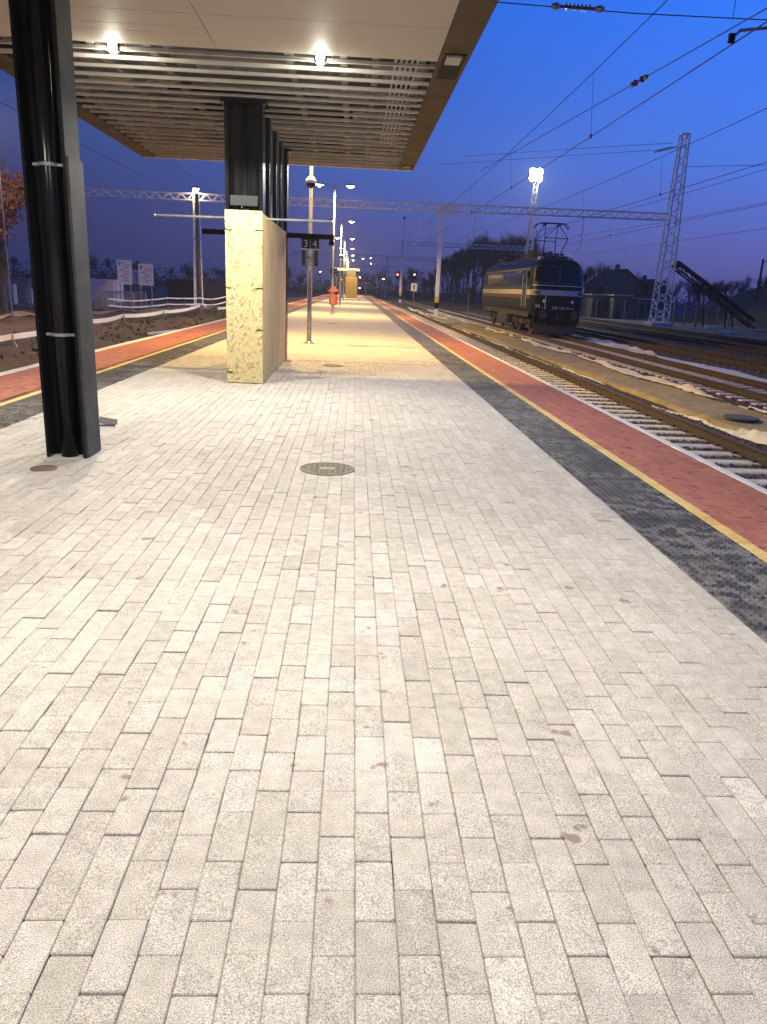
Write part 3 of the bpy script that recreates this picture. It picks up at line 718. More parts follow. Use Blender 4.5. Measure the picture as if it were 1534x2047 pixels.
def patch(name, m, s0, s1, z0, z1, ns, nz, out, parent=lo, mirror=False):
    b = MB()
    for dd in (out, out-.02):
        for j in range(nz+1):
            for i in range(ns+1): b.v.append(outl(z0+(z1-z0)*j/nz, s0+(s1-s0)*i/ns, dd))
    n = (ns+1)*(nz+1)
    for j in range(nz):
        for i in range(ns):
            q = (j*(ns+1)+i, j*(ns+1)+i+1, (j+1)*(ns+1)+i+1, (j+1)*(ns+1)+i); b.f.append(q); b.f.append(tuple(n+k for k in q[::-1]))
    ed = [i for i in range(ns+1)]+[j*(ns+1)+ns for j in range(1,nz+1)]+[nz*(ns+1)+i for i in range(ns-1,-1,-1)]+[j*(ns+1) for j in range(nz-1,0,-1)]
    for k in range(len(ed)): a, c = ed[k], ed[(k+1)%len(ed)]; b.f.append((c, a, n+a, n+c))
    return b.build(name, M_[m], parent)
# body shell: front half and mirrored rear half in one loft
svals = [i*.05 for i in range(0,21)]+[1.25,1.5,1.75,2.0]
def ring(z):
    R_ = [outl(z,s) for s in svals]                        # right front quarter
    Q = [(x,y,zz) for x,y,zz in R_]
    rear = [(x,HL-y,zz) for x,y,zz in reversed(R_[:-1])]
    half = Q+rear
    left = [(-x,y,zz) for x,y,zz in reversed(half[1:-1])]
    return half+left
b = MB(); zs = [lev[0][0]]
for (a,_,_),(c,_,_) in zip(lev[:-1],lev[1:]): zs += [a+(c-a)*.5, c]
rings = [ring(z) for z in zs]; n = len(rings[0])
for r0 in rings: b.v += r0
for j in range(len(zs)-1):
    for i in range(n): b.f.append((j*n+i, j*n+(i+1)%n, (j+1)*n+(i+1)%n, (j+1)*n+i))
b.f += [tuple(range(n-1,-1,-1)), tuple(range((len(zs)-1)*n, len(zs)*n))]
bd = b.build('body', M_['lbody'], lo, smooth=True)
# windscreen, two panes, wrap round corners
patch('windscreen','glass_dark', .03, .80, 2.62, 3.36, 12, 6, .012); patch('windscreen','glass_dark', -.80, -.03, 2.62, 3.36, 12, 6, .012)
M_['rub'] = mat('rubber_seal', (.05,.05,.052), .5)
for s0,s1,z0,z1 in ((-.83,.83,3.365,3.41),(-.83,.83,2.57,2.612),(.805,.83,2.612,3.365),(-.83,-.805,2.612,3.365),(-.025,.025,2.612,3.365)): patch('window_frame','rub', s0, s1, z0, z1, 12, 4, .02)
for s in (-1,1):
    wp = MB().tube([outl(2.64,s*.2,.03), outl(3.2,s*.42,.03)], .012, 5).build('wiper', M_['tie'], lo)
patch('front_line','lpale', -.9, .9, 2.44, 2.475, 24, 1, .014)
patch('front_band','lsilver', -.98, .98, 1.98, 2.24, 30, 2, .014)
# the band carries on along both sides, warm lamp light put into its colour
for sg in (-1,1):
    s0, s1 = (1.0, 2.0) if sg > 0 else (-2.0, -1.0)
    patch('side_stripe','lstripe', s0, s1, 1.98, 2.24, 10, 1, .014)
    patch('side_panel','lgreen', s0+(.02 if sg>0 else -.0), s1-(0 if sg>0 else .02), 2.28, 2.46, 8, 1, .010)
    patch('side_line','lred', s0, s1, 1.80, 1.95, 8, 1, .010)
    w0, w1 = (1.34, 2.0) if sg > 0 else (-2.0, -1.34)
    patch('side_window','glass_dark', w0, w1, 2.55, 3.18, 4, 3, .012)
    patch('lamp_cluster','rub', sg*.62 if sg>0 else -.86, .86 if sg>0 else -.62, 2.02, 2.20, 6, 2, .024)
    dr = patch('cab_door','lgreen', 1.12 if sg>0 else -1.24, 1.24 if sg>0 else -1.12, 1.30, 3.18, 2, 6, .016)
    for q in (1.11,1.25): a0, a1 = outl(1.4,sg*q,.07), outl(3.0,sg*q,.07); MB().tube([outl(1.4,sg*q,0),a0,a1,outl(3.0,sg*q,0)], .018, 6).build('handrail', M_['lpale'], lo)
    pd = MB().box(-.0,.02,-.22,.22,0,.5).build('pane', M_['glass_dark'], dr); px_ = outl(2.5, sg*1.18, .012); pd.location = (px_[0] if sg>0 else px_[0]-.016, px_[1], 2.55)
    # rear half: same skin continued
    x_ = 1.46+.014
    MB().box(sg*x_-.006, sg*x_+.006, HL/2, HL-.75, 1.98, 2.24).build('side_stripe', M_['lstripe'], lo)
    MB().box(sg*1.462-.006, sg*1.462+.006, HL/2, HL-.8, 1.80, 1.95).build('side_line', M_['lred'], lo)
    MB().box(sg*1.462-.006, sg*1.462+.006, HL/2, HL-.8, 2.28, 2.46).build('side_panel', M_['lgreen'], lo)
    MB().box(sg*1.448-.012, sg*1.448+.012, HL/2+.01, HL-2.3, 2.55, 3.1).build('side_window', M_['glass_dark'], lo)
    MB().box(sg*1.40-.03, sg*1.40+.03, 1.2, HL-1.2, 3.24, 3.28).build('rain_gutter', M_['lsilver'], lo)
    # lower lamps
    p0 = outl(1.70, sg*.46, .02); MB().lathe([(.085,-.02),(.085,.02),(.07,.03)], 14).build('headlight', M_['lpale'], lo, loc=p0).rotation_euler = (math.pi/2,0,0)
    p0 = outl(1.70, sg*.33, .02); MB().lathe([(.05,-.02),(.05,.02)], 12).build('tail_light', M_['lred'], lo, loc=p0).rotation_euler = (math.pi/2,0,0)
    patch('number_underline','lpale', sg*.36 if sg>0 else -.56, .56 if sg>0 else -.36, 1.36, 1.385, 4, 1, .014)
    # mirror
    MB().box(sg*1.62-.06, sg*1.62+.06, .62,.70,2.75,3.1).build('mirror', M_['tie'], lo); MB().bar((sg*1.42,.7,3.0),(sg*1.62,.66,3.0),.02).build('mirror_arm', M_['tie'], lo)
    # buffers
    bf = MB().lathe([(.11,0),(.11,.32),(.09,.33),(.09,.42),(.23,.46),(.23,.50),(.2,.51)], 18).build('buffer', M_['lframe'], lo, smooth=False, loc=(sg*.875,.16,1.05)); bf.rotation_euler = (math.pi/2,0,0)
    # steps
    for q in range(3): MB().box(sg*1.30-.12, sg*1.30+.12, 1.15, 1.55, .35+q*.25, .37+q*.25).build('step', M_['lframe'], lo)
    MB().box(sg*1.36-.02, sg*1.36+.02, .9, HL-.9, .88, 1.14).build('sole_bar', M_['lframe'], lo)
    MB().bbox(sg*1.15-.25, sg*1.15+.25, 6.2, 9.0, .35, .9, .03).build('equipment_box', M_['lframe'], lo)
MB().box(-1.28,1.28,.05,.20,.62,1.14).build('buffer_beam', M_['lbody'], lo)
MB().add([(-1.2,.0,.14),(1.2,.0,.14),(1.25,.25,.62),(-1.25,.25,.62),(-1.2,.05,.14),(1.2,.05,.14),(1.25,.30,.62),(-1.25,.30,.62)], [(0,1,2,3),(7,6,5,4),(0,4,5,1),(1,5,6,2),(2,6,7,3),(3,7,4,0)]).build('snow_plough', M_['lframe'], lo)
ck = MB(); ck.tube([(0,.1,1.02),(0,-.22,1.0),(0,-.3,.86),(0,-.2,.72)], .035, 8); ck.build('coupling_hook', M_['lframe'], lo)
for x in (-.45,.45): MB().tube([(x,.06,.95),(x,-.1,.75),(x*.95,-.06,.5)], .025, 6).build('brake_hose', M_['tie'], lo)
o = link('number', text_mesh('240 134-7', .23, M_['lpale'], .002), lo, (.12,-.055,1.38)); o.rotation_euler = (math.pi/2,0,0)
lg = MB()   # stylised M of two chevrons
for s in (-1,1): lg.add([(s*.02,0,-.0),(s*.10,0,.10),(s*.10,0,-.10),(s*.06,0,-.10),(s*.06,0,.02),(s*.02,0,-.05)],[(0,1,2,3,4,5)] if s<0 else [(5,4,3,2,1,0)])
mp = outl(1.46,-.66,.02); lg.build('emblem', M_['lpale'], lo, loc=(mp[0],mp[1]-.02,1.46)).rotation_euler = (0,0,-.35)
MB().tube([(-.73,-.04,1.3),(-.73,-.06,1.98)], .015, 6).build('handrail', M_['lpale'], lo)
# bogies
for yb in (3.6, 11.6):
    bo = MB().bbox(-1.08,-.92,-2.1,2.1,.45,.78,.04).bbox(.92,1.08,-2.1,2.1,.45,.78,.04).box(-.92,.92,-.3,.3,.4,.7).build('bogie', M_['lframe'], lo, loc=(0,yb,0))
    for yw in (-1.6,0,1.6) if False else (-1.5,1.5):
        for sg in (-1,1):
            wh = MB().lathe([(.62,-.07),(.66,-.06),(.625,.07),(.5,.072),(.48,.03),(.18,.03),(.16,.10),(.05,.10)], 28).build('wheel', M_['lframe'], bo, loc=(sg*.76,yw,.625)); wh.rotation_euler = (0, sg*math.pi/2, 0)
            MB().bbox(sg*1.10-.07, sg*1.10+.07, yw-.16, yw+.16, .47,.76,.03).build('axle_box', M_['lframe'], bo)
    for ys in (-.75,.75):
        for sg in (-1,1): MB().tube([(sg*1.12,ys,.45),(sg*1.12,ys,.95)], .09, 8).build('spring', M_['lframe'], bo)
# roof: walkway, boxes, insulators, pantographs
M_['roofeq'] = mat('roof_equipment', (.03,.03,.03), .5, .3, c2=(.05,.05,.05), scale=5)
MB().bbox(-.75,.75,1.2,HL-1.2,3.80,3.92,.03).build('roof_walkway', M_['roofeq'], lo)
MB().bbox(-.6,.6,5.2,6.6,3.92,4.22,.05).build('resistor_box', M_['roofeq'], lo); MB().bbox(-.5,.2,7.2,8.6,3.92,4.12,.05).build('roof_box', M_['roofeq'], lo)
for i, (x,y) in enumerate(((-.55,4.7),(.55,4.7),(-.55,7.0),(.1,6.9),(.55,7.0),(-.5,8.9),(.5,8.9),(-.55,4.2),(.55,4.2))):
    pr = []
    for q in range(5): pr += [(.05,q*.075),(.085,q*.075+.03),(.05,q*.075+.06)]
    MB().lathe(pr, 12, (x,y,3.92)).build('insulator', M_['insul'], lo, smooth=True)
MB().tube([(-.55,4.2,4.31),(-.55,8.9,4.31)], .022, 6).build('roof_busbar', M_['roofeq'], lo); MB().tube([(.55,4.2,4.31),(.55,8.9,4.31)], .022, 6).build('roof_busbar', M_['roofeq'], lo)
for x in (-.9,.75): MB().bbox(x-.12,x+.12,.95,1.35,3.62,3.86,.03).build('horn_box', M_['lsilver'], lo)
def panto(yc, raised):
    p = MB().box(-.62,-.54,-.85,.85,4.02,4.08).box(.54,.62,-.85,.85,4.02,4.08).box(-.54,.54,-.8,-.72,4.02,4.08).box(-.54,.54,.72,.8,4.02,4.08).build('pantograph', M_['roofeq'], lo, loc=(0,yc,0))
    for x in (-.58,.58):
        for y in (-.76,.76): MB().lathe([(.05,3.92),(.08,3.95),(.05,3.98),(.08,4.0),(.05,4.02)],10,(x,y,0)).build('insulator', M_['insul'], p)
    zt, ze, ye = (5.60, 4.80, 1.18) if raised else (4.36, 4.20, 1.7)
    for sg in (-1,1):
        for x in (-.52,.52):
            MB().tube([(x,sg*.55,4.08),(x*1.25,sg*ye,ze)], .030, 6).build('lower_arm', M_['roofeq'], p)
            MB().tube([(x*1.25,sg*ye,ze),(x*.8,sg*.14,zt-.10)], .022, 6).build('upper_arm', M_['roofeq'], p)
        MB().tube([(-.65,sg*ye,ze),(.65,sg*ye,ze)], .022, 6).build('elbow_bar', M_['roofeq'], p)
        MB().tube([(-.65,sg*ye,ze),(.42,sg*.14,zt-.10)], .015, 6).build('cross_brace', M_['roofeq'], p)
        MB().tube([(-1.0,sg*.16,zt-.24),(-.86,sg*.16,zt-.08),(-.68,sg*.16,zt),(.68,sg*.16,zt),(.86,sg*.16,zt-.08),(1.0,sg*.16,zt-.24)], .026, 6).build('collector_strip', M_['roofeq'], p)
    for x in (-.42,.42): MB().box(x-.06,x+.06,-.2,.2,zt-.13,zt-.03).build('spring_box', M_['roofeq'], p)
panto(2.75, True); panto(12.4, False)

# ------------------------------------------------------------------ gantries and masts
def truss(b, a, c, h, wd, nb, r=.035):
    a = Vector(a); c = Vector(c); pts = {}
    for iy in (-1,1):
        for iz in (0,1):
            o_ = Vector((0, iy*wd/2, iz*h)); b.bar(a+o_, c+o_, r*1.6)
    for k in range(nb):
        p, q = a.lerp(c, k/nb), a.lerp(c, (k+1)/nb)
        for iy in (-1,1):
            o0 = Vector((0,iy*wd/2,0 if k%2 else h)); o1 = Vector((0,iy*wd/2,h if k%2 else 0)); b.bar(p+o0, q+o1, r)
    return b
def lattice_mast(x, y, z0, z1, w0, w1, label, nb=22, group='overhead line masts', individual=True, m='mast', foot=True):
    t = thing('lattice_mast', label, 'mast', (x,y,z0), 0, group); H = z1-z0
    def cor(k, i):
        q = w0+(w1-w0)*k; sx, sy = ((-1,-1),(1,-1),(1,1),(-1,1))[i%4]; return Vector((sx*q/2, sy*q/2, .3+(H-.3)*k))
    for i in range(4): MB().bar(cor(0,i), cor(1,i), .10).build('leg', M_[m], t)
    join = MB()
    for k in range(nb):
        for i in range(4):
            a, c = (i, i+1) if k % 2 else (i+1, i)
            s = MB() if individual else join; s.bar(cor(k/nb, a), cor((k+1)/nb, c), .055)
            if individual: s.build('brace', M_[m], t)
    if not individual: tag(join.build('lacing', M_[m], t), kind='stuff')
    MB().box(-w1/2-.04,w1/2+.04,-w1/2-.04,w1/2+.04,H,H+.05).build('head_plate', M_[m], t)
    if foot: MB().bbox(-w0/2-.35,w0/2+.35,-w0/2-.35,w0/2+.35,-.4,.32,.05).build('footing', M_['conc'], t)
    return t
GY = 72.0
GZ = 8.15
gb = thing('gantry_beam', 'long lattice gantry beam spanning tracks in front of the hazy trees', 'gantry', (0,GY,GZ))
tag(truss(MB(), (-24,0,0), (28.0,0,.35), .55, .5, 96, .045).build('truss', M_['mast'], gb), kind='stuff')
for x in (7.65,): MB().box(x-.45,x+1.4,-.32,.32,-.05,.75).build('joint_plate', M_['mast'], gb)
for x in (5.3,10.15,15.2,20.0):
    MB().bar((x+.4,0,0),(x+.4,0,-2.3),.07).build('drop_post', M_['mast'], gb)
    MB().bar((x+.4,0,-1.2),(x,0,-1.3),.05).build('bracket', M_['mast'], gb); MB().bar((x+.4,0,-2.2),(x-.1,0,-2.85),.045).build('registration_arm', M_['mast'], gb)
def post_mast(x, y, z0, z1, wd, label, striped=True):
    t = thing('gantry_mast', label, 'mast', (x,y,z0), 0, 'overhead line masts')
    H = z1-z0; MB().bbox(-wd/2,wd/2,-wd/2,wd/2,0,H,.02).build('shaft', M_['mast'], t)
    if striped:
        e = wd/2+.006
        for q, (a, c, m) in enumerate(((.05,.6,'white'),(.6,1.15,'tie'),(1.15,1.7,'stripe_y'))): MB().box(-e,e,-e,e,a,c).build('painted_band', M_[m], t)
        MB().bbox(-.55,.55,-.55,.55,-.3,.04,.04).build('footing', M_['conc'], t)
    return t
post_mast(7.62, GY, -.66, GZ+.75, .34, 'pale square gantry mast with black and yellow bands, beside the locomotive track')
lattice_mast(28.55, GY, -.72, 15.6, 1.35, .62, 'tall tapering lattice mast on a concrete footing carrying the gantry end')
# fittings on the tall mast
tm = thing('insulator_arm', 'dark insulator arm near the top of the tall lattice mast', 'insulator', (28.0,GY,14.35))
MB().bar((0.2,0,.25),(-2.1,0,-.35),.10).build('arm', M_['mast'], tm)
for k in range(6): MB().lathe([(.05,0),(.13,.03),(.05,.06)],10,(-.5-k*.22,0,.14-k*.06)).build('insulator_disc', M_['tie'], tm)
lw = lattice_mast(-14.05, GY, -.9, 8.9, .62, .42, 'lattice mast with a small lamp on top, left of the chipboard box', 16, individual=False)
cp_ = thing('concrete_pole', 'round concrete pole close beside the lamp topped lattice mast', 'pole', (-13.2,GY-4,-.9))
MB().lathe([(.24,0),(.15,9.3)], 14).build('shaft', M_['concpole'], cp_, smooth=True)
for k in range(5): MB().bar((-.3,-.2,1.5+k*1.4),(.3,-.2,1.5+k*1.4),.05).build('band', M_['galv'], cp_)
def yard_lamp(x, y, z, label, power, colr, size=.22, em='e_far', stem=1.0):
    t = thing('yard_lamp', label, 'lamp', (x,y,z), 0, 'yard lamps')
    MB().lathe([(size*.5,size*1.2),(size,size*.7),(size*1.05,size*.3)],14).build('shade', M_['steel_grey'], t, smooth=True)
    MB().lathe([(size*.3,-size*.6),(size*.8,-size*.3),(size*.95,size*.28)],14).build('bulb', M_[em], t, smooth=True)
    MB().bar((0,.08,-stem),(0,.08,size),.06).build('stem', M_['galv'], t)
    if power: add_light('yard_light','POINT',(0,-.1,-size-.25), power, colr, t, shadow_soft_size=.2)
p = PX(392,379,Y=GY-.5); yard_lamp(p.x, p.y, p.z, 'small warm lamp on the lattice mast left of the box', 120, WARM, .26)
p = PX(-14,222,Y=38.0); yard_lamp(p.x, p.y, p.z, 'reddish yard lamp on a tall pole beside the brown leaved tree', 5000, (1,.62,.42), .26, stem=p.z+.9)
# farther gantries, hazy
for k, (yy, xr, lb) in enumerate(((140,30,'hazy pale gantry beam seen past the locomotive roof'),(205,26,'faint gantry beam in front of the far wood'),(290,20,'very faint far gantry beam by the platform end lights'))):
    g2 = thing('gantry_beam', lb, 'gantry', (0,yy,9.0)); tag(truss(MB(), (-16 if k else 8.0,0,0), (xr,0,0), .6, .5, 40, .05).build('truss', M_['mast'], g2), kind='stuff')
    post_mast(8.25, yy, -.75, 10.0, .38, ('slim pale mast topped by a cross head, behind the striped gantry mast','hazy slim mast under the faint gantry','very faint slim mast near the far signals')[k], k == 0)
    post_mast(xr, yy, -.75, 9.9, .38, ('hazy mast at the outer end of the pale gantry','hazy outer mast of the faint gantry','outer mast of the very faint far gantry')[k], False)
MB_ = None
# ------------------------------------------------------------------ overhead wires
def catenary(x, zc, zm, label, y0=3.0, y1=300, xoff=0, droppers=True, hang=(72.0,140.0,205.0,290.0), y_near=5.0):
    t = thing('overhead_wire', label, 'wire', (x,0,0), 0, 'overhead line wires')
    sup = [y_near]+list(hang); cw = []; mw = []; dr = []
    for a, c in zip(sup[:-1], sup[1:]):
        for k in range(14):
            q = k/14; y = a+(c-a)*q; zz = zm+.55*(2*q-1)**2
            cw.append((.18*math.sin(y*.046), y, zc)); mw.append((.05*math.sin(y*.046), y, zz))
            if droppers and k % 2 == 1 and y < 120: dr.append((y, zz, .18*math.sin(y*.046)))
    MB().tube(cw, .0095, 5).build('contact_wire', M_['wire'], t); MB().tube(mw, .0095, 5).build('messenger_wire', M_['wire'], t)
    for y, zz, xx in dr:
        d_ = MB().tube([(xx,y,zc),(xx*.3,y,zz)], .004, 4); d_.box(xx-.018,xx+.018,y-.03,y+.03,zc-.03,zc+.05); d_.build('dropper', M_['wire'], t)
catenary(5.3, 5.12, 6.28, 'contact and messenger wires over the platform track')
catenary(10.7, 5.15, 6.35, 'contact and messenger wires over the locomotive track')
catenary(15.2, 5.15, 6.35, 'contact and messenger wires over the track behind the locomotive')
catenary(20.0, 5.15, 6.35, 'contact and messenger wires over the track by the tall lattice mast', droppers=False)
catenary(-8.2, 5.15, 6.4, 'overhead wires above the dug up ground left of the platform', droppers=False)
def wire(label, pts, r=.009, m='wire'):
    o = MB().tube(pts, r, 5).build('overhead_wire', M_[m]); tag(o, label, 'wire', 'overhead line wires'); return o
def insulator(p, q, label, r=.05, n=6, rod=.3):
    p, q = Vector(p), Vector(q); t = thing('line_insulator', label, 'insulator', p); dv = q-p
    b = MB().tube([(0,0,0), dv], r*.35, 6); b.build('core', M_['insul'], t)
    for k in range(n):
        c = dv*((k+.5+rod*n)/(n+2*rod*n)); e = dv.normalized()
        MB().tube([c-e*.012, c, c+e*.012], [r*.4, r, r*.4], 10).build('shed', M_['insul'], t)
    for a, c in ((0,.16),(.84,1)): MB().tube([dv*a, dv*((a+c)/2), dv*c], [r*.5, r*.9, r*.5], 6).build('end_fitting', M_['galv'], t)
# anchoring wire with a rod insulator
a, c = PX(1640,-44,Y=11.0), PX(962,341,Y=30.0); ia, ib = PX(1290,149.5,Y=0+11+19*.40), PX(1262,165.5,Y=11+19*.45)
dv = c-a
def on(a, c, px):   # point of segment a-c whose picture column is px
    lo_, hi_ = 0., 1.
    for _ in range(40):
        mi = (lo_+hi_)/2
        if to_px(a.lerp(c, mi))[0] > px: lo_ = mi
        else: hi_ = mi
    return a.lerp(c, lo_)
wire('slanting anchor wire with a dark rod insulator above the platform track', [a, c])
insulator(on(a,c,1294), on(a,c,1262), 'dark spindle insulator in the slanting anchor wire', .06, 2, .1)
a, c = PX(1000,5,Y=14.0), PX(1534,40,Y=14.0); e = (c-a)
wire('cross span wire running over the tracks from above the canopy', [a-e*1.6, a, a+e*.5-Vector((0,0,.03)), c, c+e*.8])
insulator(a+e*.19, a+e*.385, 'ribbed rod insulator in the cross span wire beside the canopy edge', .065, 7, .45)
p = on(c, a, 1465) if False else a+e*.87
wire('short dropper above the cross span wire', [p, p+Vector((0,0,.9))], .006)
# steady arm and its mast just outside the frame
pm = thing('gantry_mast', 'square mast between platform track and dirt carrying the steady arm', 'mast', (8.05,12.4,-.7), 0, 'overhead line masts')
MB().bbox(-.13,.13,-.13,.13,0,8.2,.015).build('shaft', M_['mast'], pm)
MB().tube([(-2.72,-.2,5.86),(-2.6,-.15,5.98),(-.13,0,6.35)], .022, 8).build('steady_arm', M_['galv'], pm); MB().box(-2.77,-2.69,-.23,-.17,5.80,5.92).build('wire_clamp', M_['tie'], pm)
# pale tension wires at the tall mast
for k, (y_, x0_, yy0, x1_, yy1) in enumerate(((GY,1345,286,1185,295),(GY,1322,299,1140,311))):
    wire(('upper pale tension wire leaving the top of the lattice mast','lower pale tension wire leaving the top of the lattice mast')[k], [PX(x0_,yy0,Y=GY), PX(x1_,yy1,Y=GY+4), PX(x1_-260,yy1+18,Y=GY+10)], .022, 'steel_line')
wire('span wire from the tall lattice mast towards the yard edge', [PX(1372,333,Y=GY), PX(1534,330,Y=GY), PX(1700,326,Y=GY)], .02)

# ------------------------------------------------------------------ trackside signs and signals
def post_sign(x, y, z0, h, wd, ht, label, m='white', glyph=None):
    t = thing('track_sign', label, 'sign', (x,y,z0), 0, 'small trackside signs')
    MB().tube([(0,.04,0),(0,.04,h)], .035, 8).build('post', M_['galv'], t)
    bd_ = MB().bbox(-wd/2,wd/2,-.015,.015,h-ht,h+.02,.01).build('board', M_[m], t)
    if glyph: MB().box(-wd*.1,wd*.1,-.019,-.0155,h-ht*.78,h-ht*.22).build('mark', M_['tie'], bd_)
p = PX(822,603,Z=-.68); post_sign(7.3, 96, -.7, 3.0, .75, .9, 'small white trackside board with a dark bar', 'white', True)
p = PX(934,642,Z=-.68); post_sign(p.x, p.y, -.68, 2.55, .34, .55, 'grey green trackside board on a thin post on the dirt', 'shed')
def signal(px, py, y, label):
    p = PX(px,py,Y=y); t = thing('railway_signal', label, 'signal', (p.x,y,-.8), 0, 'red railway signals')
    h = p.z+.8
    MB().tube([(0,.1,0),(0,.1,h)], .07, 8).build('post', M_['steel_grey'], t)
    bd_ = MB().bbox(-.3,.3,-.05,.05,h-.7,h+.5,.04).build('signal_head', M_['tie'], t)
    MB().lathe([(.11,0),(.10,.03)],14).build('lamp', M_['e_red'], bd_, loc=(0,-.06,h)).rotation_euler = (math.pi/2,0,0)
signal(795,549,130,'red signal lamp left of the slim hazy mast'); signal(829,549,126,'red signal lamp right of the slim hazy mast')

# ------------------------------------------------------------------ floodlight tower and distant lamps
ft = lattice_mast(21.9, 100, -.8, 15.1, .9, .45, 'slim floodlight tower behind the locomotive', 26, 'yard towers', individual=False)
fl = thing('tower_floodlight', 'dazzling white floodlight cluster on top of the slim tower', 'floodlight', (21.75,99.6,15.6))
MB().bbox(-.85,.85,-.1,.35,-.75,.75,.05).build('housing', M_['steel_grey'], fl)
for x in (-.42,.42):
    for z in (-.37,.37): MB().lathe([(.28,0),(.38,.06),(.32,.2),(.14,.26)],16).build('lens', M_['e_white'], fl, loc=(x,-.1,z)).rotation_euler = (math.pi/2,0,0)
tl_ = add_light('tower_light','SPOT',(0,-.6,-.1), 16000, (1,.95,.85), fl, shadow_soft_size=.4, spot_size=math.radians(120), spot_blend=.5); tl_.rotation_euler = (math.radians(62),0,math.radians(168))
for k, (px, py, y, sz) in enumerate(((742,527,260,.20),(741,516,330,.2),(726,517,300,.2),(767,558,200,.14),(720,554,190,.16),(719,575,170,.14),(641,543,200,.14),(809,437,170,.3))):
    p = PX(px,py,Y=y); yard_lamp(p.x, y, p.z, ('far lamp above the platform end between two masts','highest of the far lamps past the platform end','far lamp on a tall pole behind the lamp post row','tiny lamp low over the tracks past the platform end','tiny lamp right of the yellow box','tiny lamp at ground level past the yellow box','tiny lamp left of the lamp post row','dark unlit lamp cluster on a hazy tower')[k], 0, WARM, sz, 'e_far' if k < 7 else 'shed', stem=p.z+.8)

# ------------------------------------------------------------------ far canopy with yellow box
fc = thing('far_canopy', 'pale roofed shelter frame over the far yellow box on the platform', 'shelter', (-.9,112,0))
MB().box(-2.0,1.6,0,9,3.75,4.05).build('roof', M_['board'], fc)
for x in (-1.6,-.9): 
    for y in (.4,4): MB().box(x-.08,x+.08,y-.08,y+.08,0,3.75).build('post', M_['shed'], fc)
yb = thing('yellow_box', 'yellow boarded box standing far along the platform', 'box', (-.40,111.4,0))
MB().box(-.85,.85,0,3,.01,2.95).build('boards', M_['yellow_osb'], yb); MB().box(-.5,.62,.2,2.8,2.951,3.9).build('upper_part', M_['galv'], yb)
for x in (-.3,.3): MB().box(x-.012,x+.012,-.012,-.001,.02,2.94).build('batten', M_['osb'], yb)
p = PX(668,541,Y=64); s2 = thing('platform_sign', 'small dark hanging platform number sign near the red bin', 'sign', (p.x,64,p.z))
b3 = MB().box(-.29,.29,-.03,.03,-.22,.2).build('board', M_['sign'], s2)
for tx, x in (('3',-.14),('4',.14)): link('digit', text_mesh(tx, .26, M_['board']), b3, (x,-.036,-.03)).rotation_euler = (math.pi/2,0,0)
MB().tube([(0,.05,-p.z),(0,.05,.2)], .05, 8).build('post', M_['steel_grey'], s2)
for k, (px_, yy) in enumerate(((731,150),(681,86))):
    p = PX(px_, 592 if k == 0 else 602, Y=yy); t = thing('platform_post', ('thin grey post near the far platform edge','thin grey post before the yellow box')[k], 'post', (p.x,yy,0))
    MB().tube([(0,0,0),(0,0,2.4 if k == 0 else 2.2)], .09, 8).build('shaft', M_['galv'], t); MB().lathe([(.02,.1),(.12,.05),(.12,0)],8,(0,0,2.4 if k == 0 else 2.2)).build('cap', M_['white'], t)

# ------------------------------------------------------------------ trees
def tree_mesh(seed, H, spread=.5, depth=6, leaves=0, up=.35):
    r = random.Random(seed); tr = MB(); tw = MB(); lf = MB()
    def grow(p, dv, L, rad, dep):
        q = p+dv*L; mid = p.lerp(q,.5)+Vector((r.gauss(0,.04),r.gauss(0,.04),0))*L
        (tr if dep >= depth-1 else tw).tube([p, mid, q], [rad, rad*.85, rad*.68], 5 if dep >= depth-1 else 3, cap=False)
        if dep == 0:
            for _ in range(4):
                e = (dv+Vector((r.gauss(0,.5),r.gauss(0,.5),r.gauss(.1,.4)))).normalized(); tw.tube([q, q+e*L*r.uniform(.5,1.1)], [rad*.6, rad*.3], 3, cap=False)
            for _ in range(leaves):
                c = q+Vector((r.gauss(0,.35),r.gauss(0,.35),r.gauss(0,.3))); s = r.uniform(.06,.13); a1 = Vector((r.gauss(0,1),r.gauss(0,1),r.gauss(0,1))).normalized(); a2 = a1.cross(Vector((r.gauss(0,1),r.gauss(0,1),r.gauss(0,1)))).normalized()
                lf.add([c-a1*s, c+a2*s*.6, c+a1*s, c-a2*s*.6], [(0,1,2,3)])
            return
        nb = 3 if dep > 1 else 4
        for k in range(nb):
            an = r.uniform(0,6.28); sp = r.uniform(.55,1.0)*spread
            e = (dv+Vector((math.cos(an)*sp, math.sin(an)*sp, up*r.random()))).normalized()
            st = p.lerp(q, r.uniform(.55,1.0)) if k else q
            grow(st, e, L*r.uniform(.66,.84), rad*.60, dep-1)
    grow(Vector((0,0,0)), Vector((0,0,1)), H*.26, H*.017, depth)
    return tr.mesh('trunk', M_['bark']), tw.mesh('crown', M_['twig']), (lf.mesh('leaves', M_['leaf']) if lf.v else None)
tm_ = [tree_mesh(11+i, 1.0*12, .55 if i < 3 else .30, 5, up=.35 if i < 3 else .7) for i in range(5)]
def tree(x, y, z, h, k, label, group):
    t = thing('bare_tree', label, 'tree', (x,y,z), rng.uniform(0,6.28), group); t.scale = (h/12*1.02,)*3
    link('trunk', tm_[k][0], t); link('crown', tm_[k][1], t)
TR = random.Random(5)
